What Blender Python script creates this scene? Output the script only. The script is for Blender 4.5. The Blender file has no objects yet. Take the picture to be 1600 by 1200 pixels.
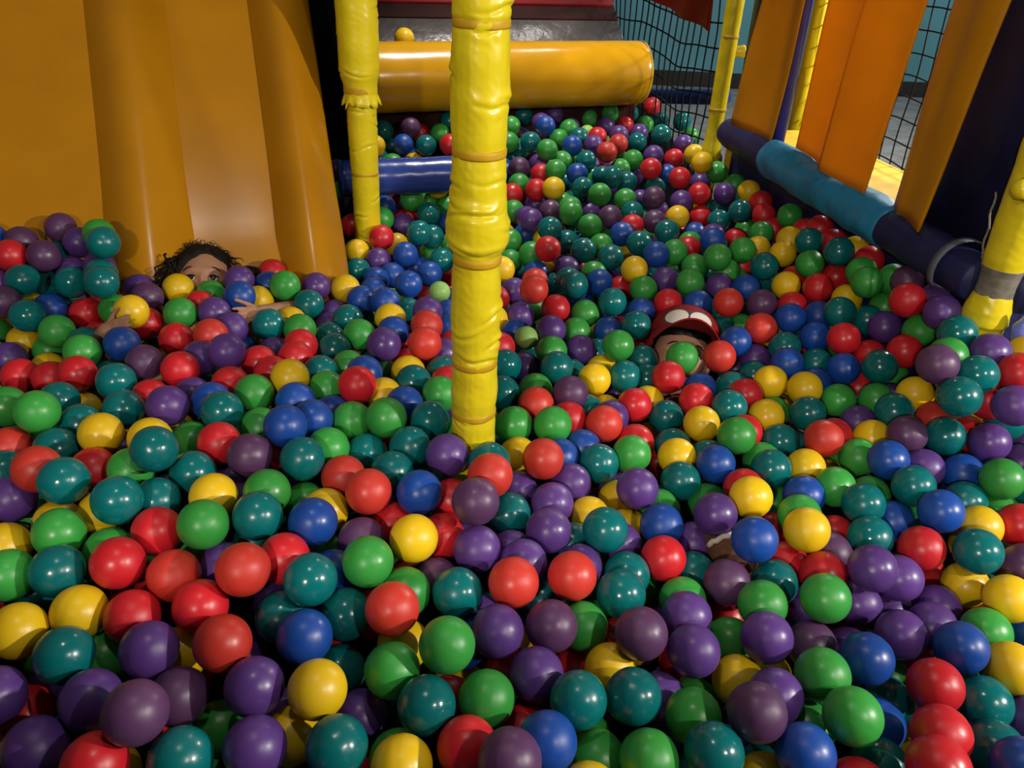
import bpy, bmesh, math, random
import numpy as np
from mathutils import Vector, Matrix, noise

scene = bpy.context.scene
COL = scene.collection

# ------------------------------------------------------------------ camera
FOCAL = 1230.0                      # focal length in pixels of a 1600 px wide frame
CAM = Vector((0.0, 0.0, 1.15))      # pit floor is z = 0
PITCH, ROLL = math.radians(30.0), math.radians(2.7)
_r0 = Vector((1, 0, 0)); _u0 = Vector((0, math.sin(PITCH), math.cos(PITCH))); _b = Vector((0, -math.cos(PITCH), math.sin(PITCH)))
CX = _r0 * math.cos(ROLL) + _u0 * math.sin(ROLL)
CY = -_r0 * math.sin(ROLL) + _u0 * math.cos(ROLL)
cam_data = bpy.data.cameras.new('camera')
cam_data.sensor_width = 36.0
cam_data.lens = 36.0 * FOCAL / 1600.0
cam_data.clip_start = 0.02
cam = bpy.data.objects.new('camera', cam_data)
COL.objects.link(cam)
cam.matrix_world = Matrix(((CX.x, CY.x, _b.x, CAM.x), (CX.y, CY.y, _b.y, CAM.y), (CX.z, CY.z, _b.z, CAM.z), (0, 0, 0, 1)))
scene.camera = cam

# ------------------------------------------------------------------ world, lamps, exposure
world = bpy.data.worlds.new('dim_room'); scene.world = world
world.use_nodes = True
world.node_tree.nodes['Background'].inputs[0].default_value = (1.0, 0.86, 0.72, 1)
world.node_tree.nodes['Background'].inputs[1].default_value = 0.065
scene.view_settings.view_transform = 'Standard'
scene.view_settings.look = 'None'
scene.view_settings.exposure = 0.13
scene.view_settings.gamma = 1.0

def lamp(name, loc, power, radius, color, target=None, cone=None, blend=.3):
    d = bpy.data.lights.new(name, 'SPOT' if cone else 'POINT')
    d.energy = power; d.shadow_soft_size = radius; d.color = color
    o = bpy.data.objects.new(name, d); o.location = loc; COL.objects.link(o)
    if cone:
        d.spot_size = math.radians(cone); d.spot_blend = blend
        o.rotation_euler = (Vector(target) - Vector(loc)).to_track_quat('-Z', 'Y').to_euler()
    return o
lamp('hall_lamp', (2.75, 0.00, 1.74), 300, 0.045, (1.0, 0.93, 0.84))
lamp('hall_lamp', (1.30, -0.45, 1.85), 52, 0.035, (1.0, 0.93, 0.84))
lamp('hall_lamp', (-0.55, -1.1, 1.65), 84, 0.05, (1.0, 0.90, 0.78))
lamp('ceiling_lamp', (0.12, 2.7, 2.6), 150, 0.05, (1.0, 0.95, 0.88), (0.02, 2.70, .5), 50, .7)
lamp('ceiling_lamp', (-0.2, 0.7, 2.5), 17, 0.04, (1.0, 0.95, 0.88))
lamp('ceiling_lamp', (0.50, 3.46, 2.25), 14, 0.09, (1.0, 0.96, 0.92))
lamp('hall_lamp', (1.75, 2.75, 1.36), 75, 0.06, (1.0, 0.92, 0.8))
lamp('hall_lamp', (1.9, 4.4, 2.3), 70, 0.1, (0.9, 0.97, 1.0))

# ------------------------------------------------------------------ helpers
def at(x, y, z):
    """The point at depth z (m along the optical axis) seen at picture position x, y."""
    return CAM + CX * ((x - 800) / FOCAL * z) + CY * ((600 - y) / FOCAL * z) - _b * z

def material(name, color, rough=.4, spec=.5, noise_scale=None, noise_amt=.15, bump=None, bump_scale=60, bump_dist=.002, sss=0, coat=0, metal=0):
    m = bpy.data.materials.new(name); m.use_nodes = True
    nt = m.node_tree; b = nt.nodes['Principled BSDF']
    b.inputs['Base Color'].default_value = (*color, 1)
    b.inputs['Roughness'].default_value = rough
    b.inputs['Specular IOR Level'].default_value = spec
    b.inputs['Metallic'].default_value = metal
    b.inputs['Coat Weight'].default_value = coat
    b.inputs['Coat Roughness'].default_value = .12
    if sss:
        b.inputs['Subsurface Weight'].default_value = sss
        b.inputs['Subsurface Radius'].default_value = (.01, .004, .002)
        b.inputs['Subsurface Scale'].default_value = .5
    tc = nt.nodes.new('ShaderNodeTexCoord')
    if noise_scale:
        n = nt.nodes.new('ShaderNodeTexNoise'); n.inputs['Scale'].default_value = noise_scale; n.inputs['Detail'].default_value = 4
        nt.links.new(tc.outputs['Object'], n.inputs['Vector'])
        mp = nt.nodes.new('ShaderNodeMapRange')
        mp.inputs['From Min'].default_value = .3; mp.inputs['From Max'].default_value = .7
        mp.inputs['To Min'].default_value = 1 - noise_amt; mp.inputs['To Max'].default_value = 1 + noise_amt * .4
        nt.links.new(n.outputs['Fac'], mp.inputs['Value'])
        mx = nt.nodes.new('ShaderNodeVectorMath'); mx.operation = 'SCALE'
        mx.inputs[0].default_value = color
        nt.links.new(mp.outputs['Result'], mx.inputs['Scale'])
        nt.links.new(mx.outputs['Vector'], b.inputs['Base Color'])
    if bump:
        n2 = nt.nodes.new('ShaderNodeTexNoise'); n2.inputs['Scale'].default_value = bump_scale; n2.inputs['Detail'].default_value = 3
        nt.links.new(tc.outputs['Object'], n2.inputs['Vector'])
        bp = nt.nodes.new('ShaderNodeBump'); bp.inputs['Strength'].default_value = bump; bp.inputs['Distance'].default_value = bump_dist
        nt.links.new(n2.outputs['Fac'], bp.inputs['Height'])
        nt.links.new(bp.outputs['Normal'], b.inputs['Normal'])
    return m

def tag(o, label=None, cat=None, group=None, kind=None):
    if label: o['label'] = label
    if cat: o['category'] = cat
    if group: o['group'] = group
    if kind: o['kind'] = kind
    return o

def empty(name, loc, label, cat, group=None):
    o = bpy.data.objects.new(name, None); o.location = loc; o.empty_display_size = .03
    COL.objects.link(o)
    return tag(o, label, cat, group)

def mesh_object(name, verts, faces, mat, parent=None, smooth=True):
    me = bpy.data.meshes.new(name)
    me.from_pydata([tuple(v) for v in verts], [], faces)
    me.update()
    if smooth: me.polygons.foreach_set('use_smooth', [True] * len(me.polygons))
    me.materials.append(mat)
    o = bpy.data.objects.new(name, me); COL.objects.link(o)
    if parent is not None:
        o.parent = parent
        o.matrix_parent_inverse = Matrix.Translation(parent.location).inverted()
    return o

class MB:
    """Collects simple solids (world coordinates); build() links them as one mesh."""
    def __init__(s): s.v = []; s.f = []
    def add(s, v, f):
        k = len(s.v); s.v += [Vector(p) for p in v]; s.f += [tuple(i + k for i in q) for q in f]; return s
    def loft(s, rings, cap=True, closed=True):
        n = len(rings[0]); v = [p for r in rings for p in r]; f = []
        for i in range(len(rings) - 1):
            for j in range(n if closed else n - 1):
                a = i * n + j; b = i * n + (j + 1) % n
                f.append((a, b, b + n, a + n))
        if cap:
            f.append(tuple(range(n - 1, -1, -1))); f.append(tuple((len(rings) - 1) * n + j for j in range(n)))
        return s.add(v, f)
    def tube(s, pts, radii, seg=16, cap=True, wob=None):
        pts = [Vector(p) for p in pts]
        if not isinstance(radii, (list, tuple)): radii = [radii] * len(pts)
        rings = []; x = None
        for i, p in enumerate(pts):
            t = (pts[min(i + 1, len(pts) - 1)] - pts[max(i - 1, 0)]).normalized()
            if x is None:
                x = t.orthogonal().normalized()
            x = (x - t * x.dot(t)).normalized(); y = t.cross(x)
            ring = []
            for j in range(seg):
                a = 2 * math.pi * j / seg; r = radii[i]
                if wob: r *= 1 + wob(i, a, p)
                ring.append(p + x * (math.cos(a) * r) + y * (math.sin(a) * r))
            rings.append(ring)
        return s.loft(rings, cap)
    def capsule(s, a, b, ra, rb, seg=18):
        a = Vector(a); b = Vector(b); t = (b - a); L = t.length; t = t / L if L > 1e-6 else Vector((0, 0, 1))
        pts = []; rr = []
        for k in range(5):
            q = math.pi / 2 * (k / 5); pts.append(a - t * (ra * math.cos(q))); rr.append(max(ra * math.sin(q), ra * .05))
        for k in range(5):
            pts.append(a.lerp(b, k / 4)); rr.append(ra + (rb - ra) * k / 4)
        for k in range(4, -1, -1):
            q = math.pi / 2 * (k / 5); pts.append(b + t * (rb * math.cos(q))); rr.append(max(rb * math.sin(q), rb * .05))
        return s.tube(pts, rr, seg)
    def chain(s, pts, radii):
        for i in range(len(pts) - 1): s.capsule(pts[i], pts[i + 1], radii[i], radii[i + 1])
        return s
    def box(s, o, ax, ay, az):
        o = Vector(o); ax = Vector(ax); ay = Vector(ay); az = Vector(az)
        v = [o, o + ax, o + ax + ay, o + ay]; v += [p + az for p in v]
        return s.add(v, [(3, 2, 1, 0), (4, 5, 6, 7), (0, 1, 5, 4), (1, 2, 6, 5), (2, 3, 7, 6), (3, 0, 4, 7)])
    def build(s, name, mat, parent=None, smooth=True, bevel=0):
        o = mesh_object(name, s.v, s.f, mat, parent, smooth)
        bm = bmesh.new(); bm.from_mesh(o.data); bmesh.ops.recalc_face_normals(bm, faces=bm.faces)
        if bevel: bmesh.ops.bevel(bm, geom=list(bm.edges), offset=bevel, segments=3, profile=.5, affect='EDGES')
        bm.to_mesh(o.data); bm.free()
        if bevel or smooth: o.data.polygons.foreach_set('use_smooth', [True] * len(o.data.polygons))
        return o

def remeshed(name, mb, mat, parent, voxel=.003, smooth_iter=6):
    """Unite overlapping closed pieces into one continuous skin."""
    me = bpy.data.meshes.new('tmp'); me.from_pydata([tuple(v) for v in mb.v], [], mb.f); me.update()
    bm = bmesh.new(); bm.from_mesh(me); bmesh.ops.recalc_face_normals(bm, faces=bm.faces); bm.to_mesh(me); bm.free()
    t = bpy.data.objects.new('tmp', me); COL.objects.link(t)
    md = t.modifiers.new('r', 'REMESH'); md.mode = 'VOXEL'; md.voxel_size = voxel
    if smooth_iter:
        sm = t.modifiers.new('s', 'SMOOTH'); sm.factor = .5; sm.iterations = smooth_iter
    dg = bpy.context.evaluated_depsgraph_get()
    out = bpy.data.meshes.new_from_object(t.evaluated_get(dg))
    bpy.data.objects.remove(t); bpy.data.meshes.remove(me)
    out.name = name
    out.materials.clear(); out.materials.append(mat)
    out.polygons.foreach_set('use_smooth', [True] * len(out.polygons))
    o = bpy.data.objects.new(name, out); COL.objects.link(o)
    if parent is not None:
        o.parent = parent; o.matrix_parent_inverse = Matrix.Translation(parent.location).inverted()
    return o

Z = Vector((0, 0, 1))
V = Vector((-.33, .944, 0)).normalized()        # the play frame runs this way, away from the camera
U = Vector((V.y, -V.x, 0))                      # and this way across
random.seed(5)

# ------------------------------------------------------------------ materials
M_yellow_vinyl = material('yellow_vinyl', (.70, .56, .010), .30, .5, 14, .08, .2, 30, .003)
M_tape = material('ochre_tape', (.55, .32, .01), .45, .4, 30, .2)
M_slide = material('amber_slide_plastic', (.44, .188, .0045), .24, .5, 5, .12, .12, 90, .0006)
M_roller = material('golden_roller_vinyl', (.60, .30, .006), .22, .55, 6, .12, .15, 25, .002)
M_black = material('black_mesh_fabric', (.006, .006, .007), .9, .1, 80, .4)
M_cord = material('black_net_cord', (.004, .004, .005), .8, .2)
M_navy = material('navy_vinyl', (.013, .016, .080), .5, .35, 20, .3, .3, 50, .002)
M_sky = material('sky_blue_vinyl', (.012, .23, .45), .45, .4, 16, .25, .5, 40, .004)
M_blue_pad = material('royal_blue_vinyl', (.02, .045, .24), .25, .5, 12, .2, .2, 30, .003)
M_violet = material('violet_blue_pole', (.07, .06, .36), .4, .4, 20, .2)
M_peri = material('periwinkle_vinyl', (.16, .19, .62), .25, .5)
M_orange = material('orange_vinyl_strip', (.72, .31, .006), .5, .3, 7, .16, .25, 60, .002)
M_orange_lit = material('lit_orange_vinyl_strip', (.92, .40, .008), .45, .3, 7, .12, .25, 60, .002)  # same vinyl in a brighter colour, standing in for light on the strips
def translucent(m, color, fac):
    nt = m.node_tree; out = nt.nodes['Material Output']; b = nt.nodes['Principled BSDF']
    tr = nt.nodes.new('ShaderNodeBsdfTranslucent'); tr.inputs['Color'].default_value = (*color, 1)
    mx = nt.nodes.new('ShaderNodeMixShader'); mx.inputs['Fac'].default_value = fac
    nt.links.new(b.outputs['BSDF'], mx.inputs[1]); nt.links.new(tr.outputs['BSDF'], mx.inputs[2]); nt.links.new(mx.outputs['Shader'], out.inputs['Surface'])
translucent(M_orange, (.75, .36, .004), .22); translucent(M_orange_lit, (.95, .44, .008), .38)
M_mat = material('yellow_mat', (.85, .55, .02), .5, .3, 12, .1)
M_grey = material('grey_floor_block', (.20, .20, .20), .6, .3, 10, .35)
M_teal_wall = material('teal_wall_paint', (.055, .17, .21), .7, .2, 3, .15)
M_dark = material('dark_wall_base', (.012, .011, .010), .7, .2)
M_floor = material('dark_pit_floor', (.01, .01, .012), .8, .2)
M_maroon = material('dark_maroon_vinyl', (.030, .008, .006), .75, .15, 12, .3)
M_red_pad = material('red_vinyl', (.22, .004, .006), .6, .2, 12, .2)
M_ramp = material('charcoal_vinyl', (.07, .06, .058), .28, .6, 9, .3, .5, 18, .01)
M_collar = material('grey_tape', (.20, .18, .14), .55, .3, 60, .3)
M_strap = material('grey_strap', (.10, .11, .15), .6, .3)
M_skin_girl = material('warm_brown_skin', (.36, .18, .105), .5, .35, 30, .08, .1, 300, .0004, sss=.12)
M_skin_boy = material('light_tan_skin', (.56, .30, .19), .5, .35, 30, .08, .1, 300, .0004, sss=.12)
M_hair = material('dark_brown_hair', (.010, .006, .004), .75, .2, 120, .5, .6, 220, .002)
M_hair_boy = material('black_hair', (.006, .004, .004), .5, .3, 120, .5, .6, 220, .002)
M_eye_white = material('eye_white', (.55, .50, .45), .2, .5)
M_iris = material('dark_brown_iris', (.012, .007, .005), .1, .6)
M_lips = material('lips', (.34, .11, .09), .45, .4)
M_cap = material('red_cotton', (.26, .008, .012), .75, .2, 60, .2, .3, 400, .0006)
M_cap_grey = material('charcoal_felt', (.06, .06, .062), .8, .2)
M_cap_white = material('white_felt', (.62, .57, .52), .8, .2)
M_shirt_red = material('dark_red_cotton', (.22, .01, .012), .8, .2)
M_shirt_yellow = material('yellow_cotton', (.55, .40, .04), .8, .2)
M_trim = material('cream_cotton_trim', (.62, .55, .47), .8, .2)
M_trousers = material('grey_cotton', (.04, .04, .05), .85, .2)
M_shoe = material('brown_canvas', (.13, .055, .03), .75, .2, 90, .3)
M_shoe_white = material('off_white_canvas', (.60, .52, .44), .7, .2, 60, .3)

def ball_material(name, color, rough):
    m = bpy.data.materials.new(name); m.use_nodes = True
    nt = m.node_tree; b = nt.nodes['Principled BSDF']
    b.inputs['Roughness'].default_value = rough
    b.inputs['Specular IOR Level'].default_value = .5
    tc = nt.nodes.new('ShaderNodeTexCoord')
    oi = nt.nodes.new('ShaderNodeObjectInfo')
    hsv = nt.nodes.new('ShaderNodeHueSaturation'); hsv.inputs['Color'].default_value = (*color, 1)
    mr = nt.nodes.new('ShaderNodeMapRange'); mr.inputs['To Min'].default_value = .82; mr.inputs['To Max'].default_value = 1.12
    nt.links.new(oi.outputs['Random'], mr.inputs['Value']); nt.links.new(mr.outputs['Result'], hsv.inputs['Value'])
    n = nt.nodes.new('ShaderNodeTexNoise'); n.inputs['Scale'].default_value = 38; n.inputs['Detail'].default_value = 5
    nt.links.new(tc.outputs['Object'], n.inputs['Vector'])
    mr2 = nt.nodes.new('ShaderNodeMapRange'); mr2.inputs['From Min'].default_value = .35; mr2.inputs['From Max'].default_value = .7
    mr2.inputs['To Min'].default_value = rough - .06; mr2.inputs['To Max'].default_value = rough + .12
    nt.links.new(n.outputs['Fac'], mr2.inputs['Value']); nt.links.new(mr2.outputs['Result'], b.inputs['Roughness'])
    nt.links.new(hsv.outputs['Color'], b.inputs['Base Color'])
    n2 = nt.nodes.new('ShaderNodeTexNoise'); n2.inputs['Scale'].default_value = 420
    nt.links.new(tc.outputs['Object'], n2.inputs['Vector'])
    bp = nt.nodes.new('ShaderNodeBump'); bp.inputs['Strength'].default_value = .12; bp.inputs['Distance'].default_value = .0006
    nt.links.new(n2.outputs['Fac'], bp.inputs['Height']); nt.links.new(bp.outputs['Normal'], b.inputs['Normal'])
    return m
BALL = {
    'R': ball_material('red_plastic', (.56, .014, .022), .36),
    'Y': ball_material('yellow_plastic', (.78, .50, .008), .36),
    'G': ball_material('green_plastic', (.035, .30, .045), .36),
    'B': ball_material('blue_plastic', (.008, .062, .33), .36),
    'T': ball_material('teal_plastic', (.002, .135, .14), .22),
    'P': ball_material('purple_plastic', (.092, .036, .205), .36),
    'M': ball_material('plum_plastic', (.088, .032, .098), .40),
    'O': ball_material('scarlet_plastic', (.56, .035, .022), .42),
    'L': ball_material('pale_green_plastic', (.27, .50, .12), .45),
}
BALL_R = .035

# ------------------------------------------------------------------ setting
floor = MB().box((-7, -3, -.05), (14, 0, 0), (0, 11, 0), (0, 0, .05)).build('floor', M_floor, smooth=False); tag(floor, kind='structure')
# side wall of the pit under the padded rail, along the line of the right-hand frame
W0 = Vector((.874, 1.398, 0)); W1 = Vector((.653, 2.683, 0)); WD = (W1 - W0).normalized(); WO = Vector((WD.y, -WD.x, 0))   # WO points out of the pit
def wall(w, z, off=0): return W0 + WD * w + WO * off + Z * z
o = MB().box(wall(-.02, 0, .055), WD * 1.34, WO * .03, Z * .575).build('wall_right', M_navy, smooth=False); tag(o, kind='structure')
o = MB().box((-6, 5.6, 0), (9.1, 0, 0), (0, .1, 0), (0, 0, .38)).build('baseboard_back', M_dark, smooth=False); tag(o, kind='structure')
o = MB().box((-6, 5.6, .38), (9.1, 0, 0), (0, .1, 0), (0, 0, 2.8)).build('wall_back', M_teal_wall, smooth=False); tag(o, kind='structure')
o = MB().box((3.1, .4, 0), (.1, 0, 0), (0, 5.3, 0), (0, 0, .38)).build('baseboard_far_right', M_dark, smooth=False); tag(o, kind='structure')
o = MB().box((3.1, .4, .38), (.1, 0, 0), (0, 5.3, 0), (0, 0, 2.8)).build('wall_far_right', M_teal_wall, smooth=False); tag(o, kind='structure')
# unseen front wall of the pit by the camera, added to shade the nearest balls
o = MB().box((-1.9, .03, 0), (3.33, 0, 0), (0, .03, 0), (0, 0, .80)).build('unseen_wall_front', M_navy, smooth=False); tag(o, kind='structure')
# maroon board closing the pit under the roller
RA = Vector((-.50, 2.799, .698)); RB = Vector((.436, 3.149, .703)); RX = (RB - RA).normalized(); RN = Vector((-RX.y, RX.x, 0))
o = MB().box(RA - RX * .15 + RN * .03 - Z * .698, RX * 1.15, RN * .03, Z * .66).build('trim_1', M_maroon, smooth=False); tag(o, kind='structure')

# ------------------------------------------------------------------ double slide
SO = Vector((-.71788, 1.78802, .38695)); SS = Vector((-.20906, .59804, .77372)).normalized(); SU = U.copy()
SN = SU.cross(SS).normalized()
if SN.z < 0: SN = -SN
slide = empty('double_slide', SO + SU * -.2 - Z * .2, 'amber plastic double slide running down into the balls', 'slide')
def bump(u, c, w, h):
    t = abs(u - c) / w
    return h * (math.cos(t * math.pi / 2) ** .8 if t < 1 else 0)
def slide_strip(name, us, prof, s0=-.32, s1=1.5, thick=.03, flare=0):
    mb = MB(); rings = []
    for k in range(61):
        s = s0 + (s1 - s0) * k / 60
        ring = []
        curl = .10 * max(0, (.10 - s)) ** 1.3 * 2.0
        for u in us:
            n = prof(u)
            ring.append(SO + SU * u + SS * s + SN * (n + curl))
        for u in reversed(us):
            ring.append(SO + SU * u + SS * s + SN * (-thick + curl))
        rings.append(ring)
    mb.loft(rings)
    return mb.build(name, M_slide, slide)
lin = lambda a, b, n: [a + (b - a) * i / (n - 1) for i in range(n)]
slide_strip('lane', lin(-.10, .18, 24), lambda u: .008 * (abs(u - .04) / .14) ** 3)
slide_strip('lane', lin(-.66, -.22, 30), lambda u: .008 * (abs(u + .44) / .22) ** 3)
def rail(name, c, w, h, lo_end):
    us = lin(c - w, c + w, 26)
    mb = MB(); rings = []
    for k in range(81):
        s = lo_end + (1.5 - lo_end) * k / 80
        e = min(1, (s - lo_end) / .09); e = math.sqrt(max(0, 1 - (1 - e) ** 2)) * .92 + .08
        fl = 1 + .10 * math.exp(-((s - .03) / .16) ** 2)
        ring = []
        for i, u in enumerate(us):
            t = (u - c) / w
            n = h * max(0, math.cos(abs(t) * math.pi / 2)) ** 1.0 * fl + .004 * (1 - t * t)
            ring.append(SO + SU * (c + (u - c) * e * (1 + (fl - 1) * .6)) + SS * s + SN * n * e)
        for u in reversed(us):
            ring.append(SO + SU * (c + (u - c) * e) + SS * s - SN * .035 * e)
        rings.append(ring)
    mb.loft(rings)
    return mb.build(name, M_slide, slide)
rail('divider_rail', -.158, .098, .060, -.13)
rail('side_rail', .216, .080, .062, -.13)
rail('side_rail', -.70, .088, .055, -.13)

# ------------------------------------------------------------------ padded posts
def padded_sleeve(base, table, seg=72, seed=0, amp=.06, creases=0):
    """Wrinkled vinyl sleeve: table of (height, radius) from the top down."""
    tb = sorted(table); zs = [t[0] for t in tb]
    pts = []; rad = []
    n = max(60, int((min(zs[-1], 1.25) - zs[0]) / .0022))
    rc = random.Random(int(seed * 10) + 3)
    cre = [(rc.uniform(max(zs[0], .35), min(zs[-1], 1.2)), rc.uniform(0, 6.28), rc.uniform(.5, 1.5), rc.uniform(-.010, .010), rc.uniform(.45, 1.0)) for _ in range(creases)]
    for i in range(n + 1):
        z = zs[0] + (min(zs[-1], 1.25) - zs[0]) * i / n
        pts.append(Vector((base[0], base[1], z)))
        rad.append(float(np.interp(z, zs, [t[1] for t in tb])))
    def wob(i, a, p):
        q = Vector((math.cos(a) * 1.1, math.sin(a) * 1.1, p.z * 26 + seed))
        w = noise.noise(q) * amp
        q2 = Vector((math.cos(a) * 2.2 + 5, math.sin(a) * 2.2, p.z * 60 + a * .8 + seed))
        r = noise.noise(q2); w += -abs(r) * amp * .55 + amp * .12
        w += noise.noise(Vector((math.cos(a) * 6, math.sin(a) * 6, p.z * 9 + seed))) * amp * .2
        for (cz, ca, cw, ct, cd) in cre:
            dz = p.z - cz
            if abs(dz) > .03: continue
            da = (a - ca + math.pi) % (2 * math.pi) - math.pi
            if abs(da) > cw: continue
            e = math.cos(da / cw * math.pi / 2)
            q_ = dz - ct * da - .004 * math.sin(da * 3 + cz * 90)
            w += cd * e * 1.5 * (-.055 * math.exp(-(q_ / .0028) ** 2) + .040 * math.exp(-((q_ - .0075) / .006) ** 2) + .018 * math.exp(-((q_ + .008) / .007) ** 2))
        return w
    if zs[-1] > 1.25:
        pts.append(Vector((base[0], base[1], zs[-1]))); rad.append(tb[-1][1])
    return MB().tube(pts, rad, seg, True, wob)
def band(base, z, r, h=.012, seed=0):
    pts = []; rr = []
    for k in range(5):
        t = k / 4 * 2 - 1
        pts.append(Vector((base[0] + .0006 * math.sin(seed), base[1], z + t * h / 2))); rr.append(r * (1.0 if abs(t) < .9 else .975))
    return MB().tube(pts, rr, 56, True, lambda i, a, p: noise.noise(Vector((math.cos(a) * 1.5, math.sin(a) * 1.5, seed))) * .02)

FP = (-.061, 1.106, .25)
post = empty('padded_post', FP, 'thick wrinkled yellow padded post standing nearest, in the middle of the balls', 'post', 'yellow padded posts')
FT = [(2.4, .0375), (1.071, .0385), (1.054, .0383), (1.049, .0362), (1.042, .0364), (1.034, .0378), (1.003, .0388), (.955, .0396), (.90, .0380), (.888, .0366), (.876, .0366), (.866, .0380), (.824, .0394), (.797, .043), (.782, .0462), (.752, .0455), (.742, .041), (.737, .0368), (.731, .0352), (.720, .0348), (.712, .0350), (.690, .0372), (.645, .0386), (.600, .0378), (.573, .0366), (.562, .0350), (.548, .0346), (.538, .0362), (.50, .0378), (.484, .0376), (.463, .0352), (.455, .0350), (.44, .0362), (.395, .0360), (.15, .036)]
padded_sleeve(FP, FT, 112, 3.1, .045, 46).build('foam_sleeve', M_yellow_vinyl, post)
for z, r in ((1.0455, .0380), (.882, .0384), (.7255, .0370), (.553, .0367), (.459, .0370)):
    band(FP, z, r, .0125, z * 9).build('tape_band', M_tape, post)

LP = (-.427, 2.134, .3)
post2 = empty('padded_post', LP, 'yellow padded post with a torn sleeve edge, beside the slide', 'post', 'yellow padded posts')
padded_sleeve(LP, [(2.4, .051), (.984, .0518), (.897, .0522), (.83, .0515), (.81, .0495), (.797, .0455), (.785, .0432), (.762, .0425), (.752, .042), (.745, .041)], 80, 8.0, .03, 12).build('upper_sleeve', M_yellow_vinyl, post2)
padded_sleeve(LP, [(.76, .0375), (.72, .0388), (.645, .0384), (.559, .0366), (.53, .037), (.506, .0362), (.2, .036)], 80, 12.0, .03, 14).build('lower_sleeve', M_yellow_vinyl, post2)
# ragged skirt of vinyl below the tape
sk = []
for k, (z, r) in enumerate(((.768, .0420), (.760, .0445), (.750, .0480), (.740, .0500))):
    ring = []
    for j in range(72):
        a = 2 * math.pi * j / 72
        rag = noise.noise(Vector((math.cos(a) * 4, math.sin(a) * 4, 7.0)))
        rr = r * (1 + .05 * math.sin(a * 11) * k / 3 + .04 * rag * k)
        ring.append(Vector((LP[0] + math.cos(a) * rr, LP[1] + math.sin(a) * rr, z - .006 * k / 3 * rag * 3)))
    sk.append(ring)
inner = [[Vector((LP[0] + (p.x - LP[0]) * .96, LP[1] + (p.y - LP[1]) * .96, p.z)) for p in r] for r in reversed(sk)]
MB().loft(sk + inner, cap=False).build('torn_skirt', M_yellow_vinyl, post2)
for z, r, h in ((.776, .0434, .022), (.716, .0392, .010), (.560, .0372, .010)):
    band(LP, z, r, h, z * 5).build('tape_band', M_tape, post2)

BP = (.633, 2.708, .35)
post3 = empty('padded_post', BP, 'slim yellow post in the far corner, at the end of the net', 'post', 'yellow padded posts')
padded_sleeve(BP, [(2.4, .028), (.985, .028), (.90, .0272), (.80, .0262), (.67, .0262), (.605, .0245), (.565, .0275), (.535, .032), (.515, .033), (.49, .030), (.25, .029)], 48, 4.0, .03).build('foam_sleeve', M_yellow_vinyl, post3)
for z in (.885, .665): band(BP, z, .0280, .010, z).build('tape_band', M_tape, post3)
p0 = Vector(BP); p0.z = .842
MB().tube([p0 + U * .0, p0 + U * .05, p0 + U * .052, p0 + U * .058], [.017, .017, .02, .019], 24).build('pipe_stub', M_yellow_vinyl, post3)

NB = at(1535, 505, 1.50)
NP = (NB.x, NB.y, .3)
post4 = empty('padded_post', NP, 'yellow padded post with grey taped collar, nearest on the navy wall side', 'post', 'yellow padded posts')
zc = NB.z + .012
padded_sleeve(NP, [(2.2, .04), (zc + .35, .0405), (zc + .22, .0400), (zc + .12, .0385), (zc + .10, .036)], 56, 2.0, .045).build('upper_sleeve', M_yellow_vinyl, post4)
padded_sleeve(NP, [(zc + .058, .030), (zc + .045, .034), (zc + .02, .040), (zc - .005, .043), (zc - .012, .038), (zc - .05, .036), (.2, .036)], 56, 6.0, .06).build('lower_sleeve', M_yellow_vinyl, post4)
padded_sleeve(NP, [(zc + .104, .0375), (zc + .09, .034), (zc + .07, .0325), (zc + .05, .0335)], 48, 1.0, .06).build('tape_collar', M_collar, post4)
q = Vector((NP[0], NP[1], zc + .255)) + Vector((-.02, -.03, 0))
MB().tube([q - U * .040, q - U * .037, q - U * .03, q, q + U * .12, q + U * .4], [.004, .012, .0165, .0185, .0185, .0185], 28).build('cross_pipe', M_yellow_vinyl, post4)
MB().tube([q - U * .012, q + U * .03, q + U * .12], [.022, .022, .022], 28).build('pipe_sleeve', M_yellow_vinyl, post4)

# ------------------------------------------------------------------ roller, beam, ramp
roller = empty('padded_roller', RA + RX * .5, 'big golden vinyl roller lying across the back of the pit', 'roller')
pts, rr = [], []
L = .99
for k in range(61):
    x = -.03 + L * k / 60
    pts.append(RA + RX * x); rr.append(.113 - .001 * x)
for e, f in ((.012, .99), (.02, .97), (.027, .92), (.031, .84)):
    pts.append(RA + RX * (L - .03 + e)); rr.append(.112 * f)
def rw(i, a, p): return noise.noise(Vector((math.cos(a) * 1.3, math.sin(a) * 1.3, i * .22))) * .012 + (.003 * math.sin(i * 2.1) if 24 < i < 30 else 0)
MB().tube(pts, rr, 72, True, rw).build('roller_cover', M_roller, roller)
cap = [RA + RX * (L + .0005), RA + RX * (L + .004)]
MB().tube(cap, [.093, .088], 48).build('end_disc', M_roller, roller)
MB().tube([RA + RX * (L - .012), RA + RX * (L - .008)], [.1132, .1132], 64, False).build('seam', M_tape, roller)

beam = empty('padded_beam', at(650, 274, 2.29), 'royal blue padded beam between the two yellow posts at the back', 'beam')
c0 = at(650, 274, 2.29)
pts = [c0 + U * (-.22 + .48 * k / 40) for k in range(41)]
MB().tube(pts, .051, 40, True, lambda i, a, p: noise.noise(Vector((i * .35, math.cos(a), math.sin(a)))) * .035).build('foam_cover', M_blue_pad, beam)

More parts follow.
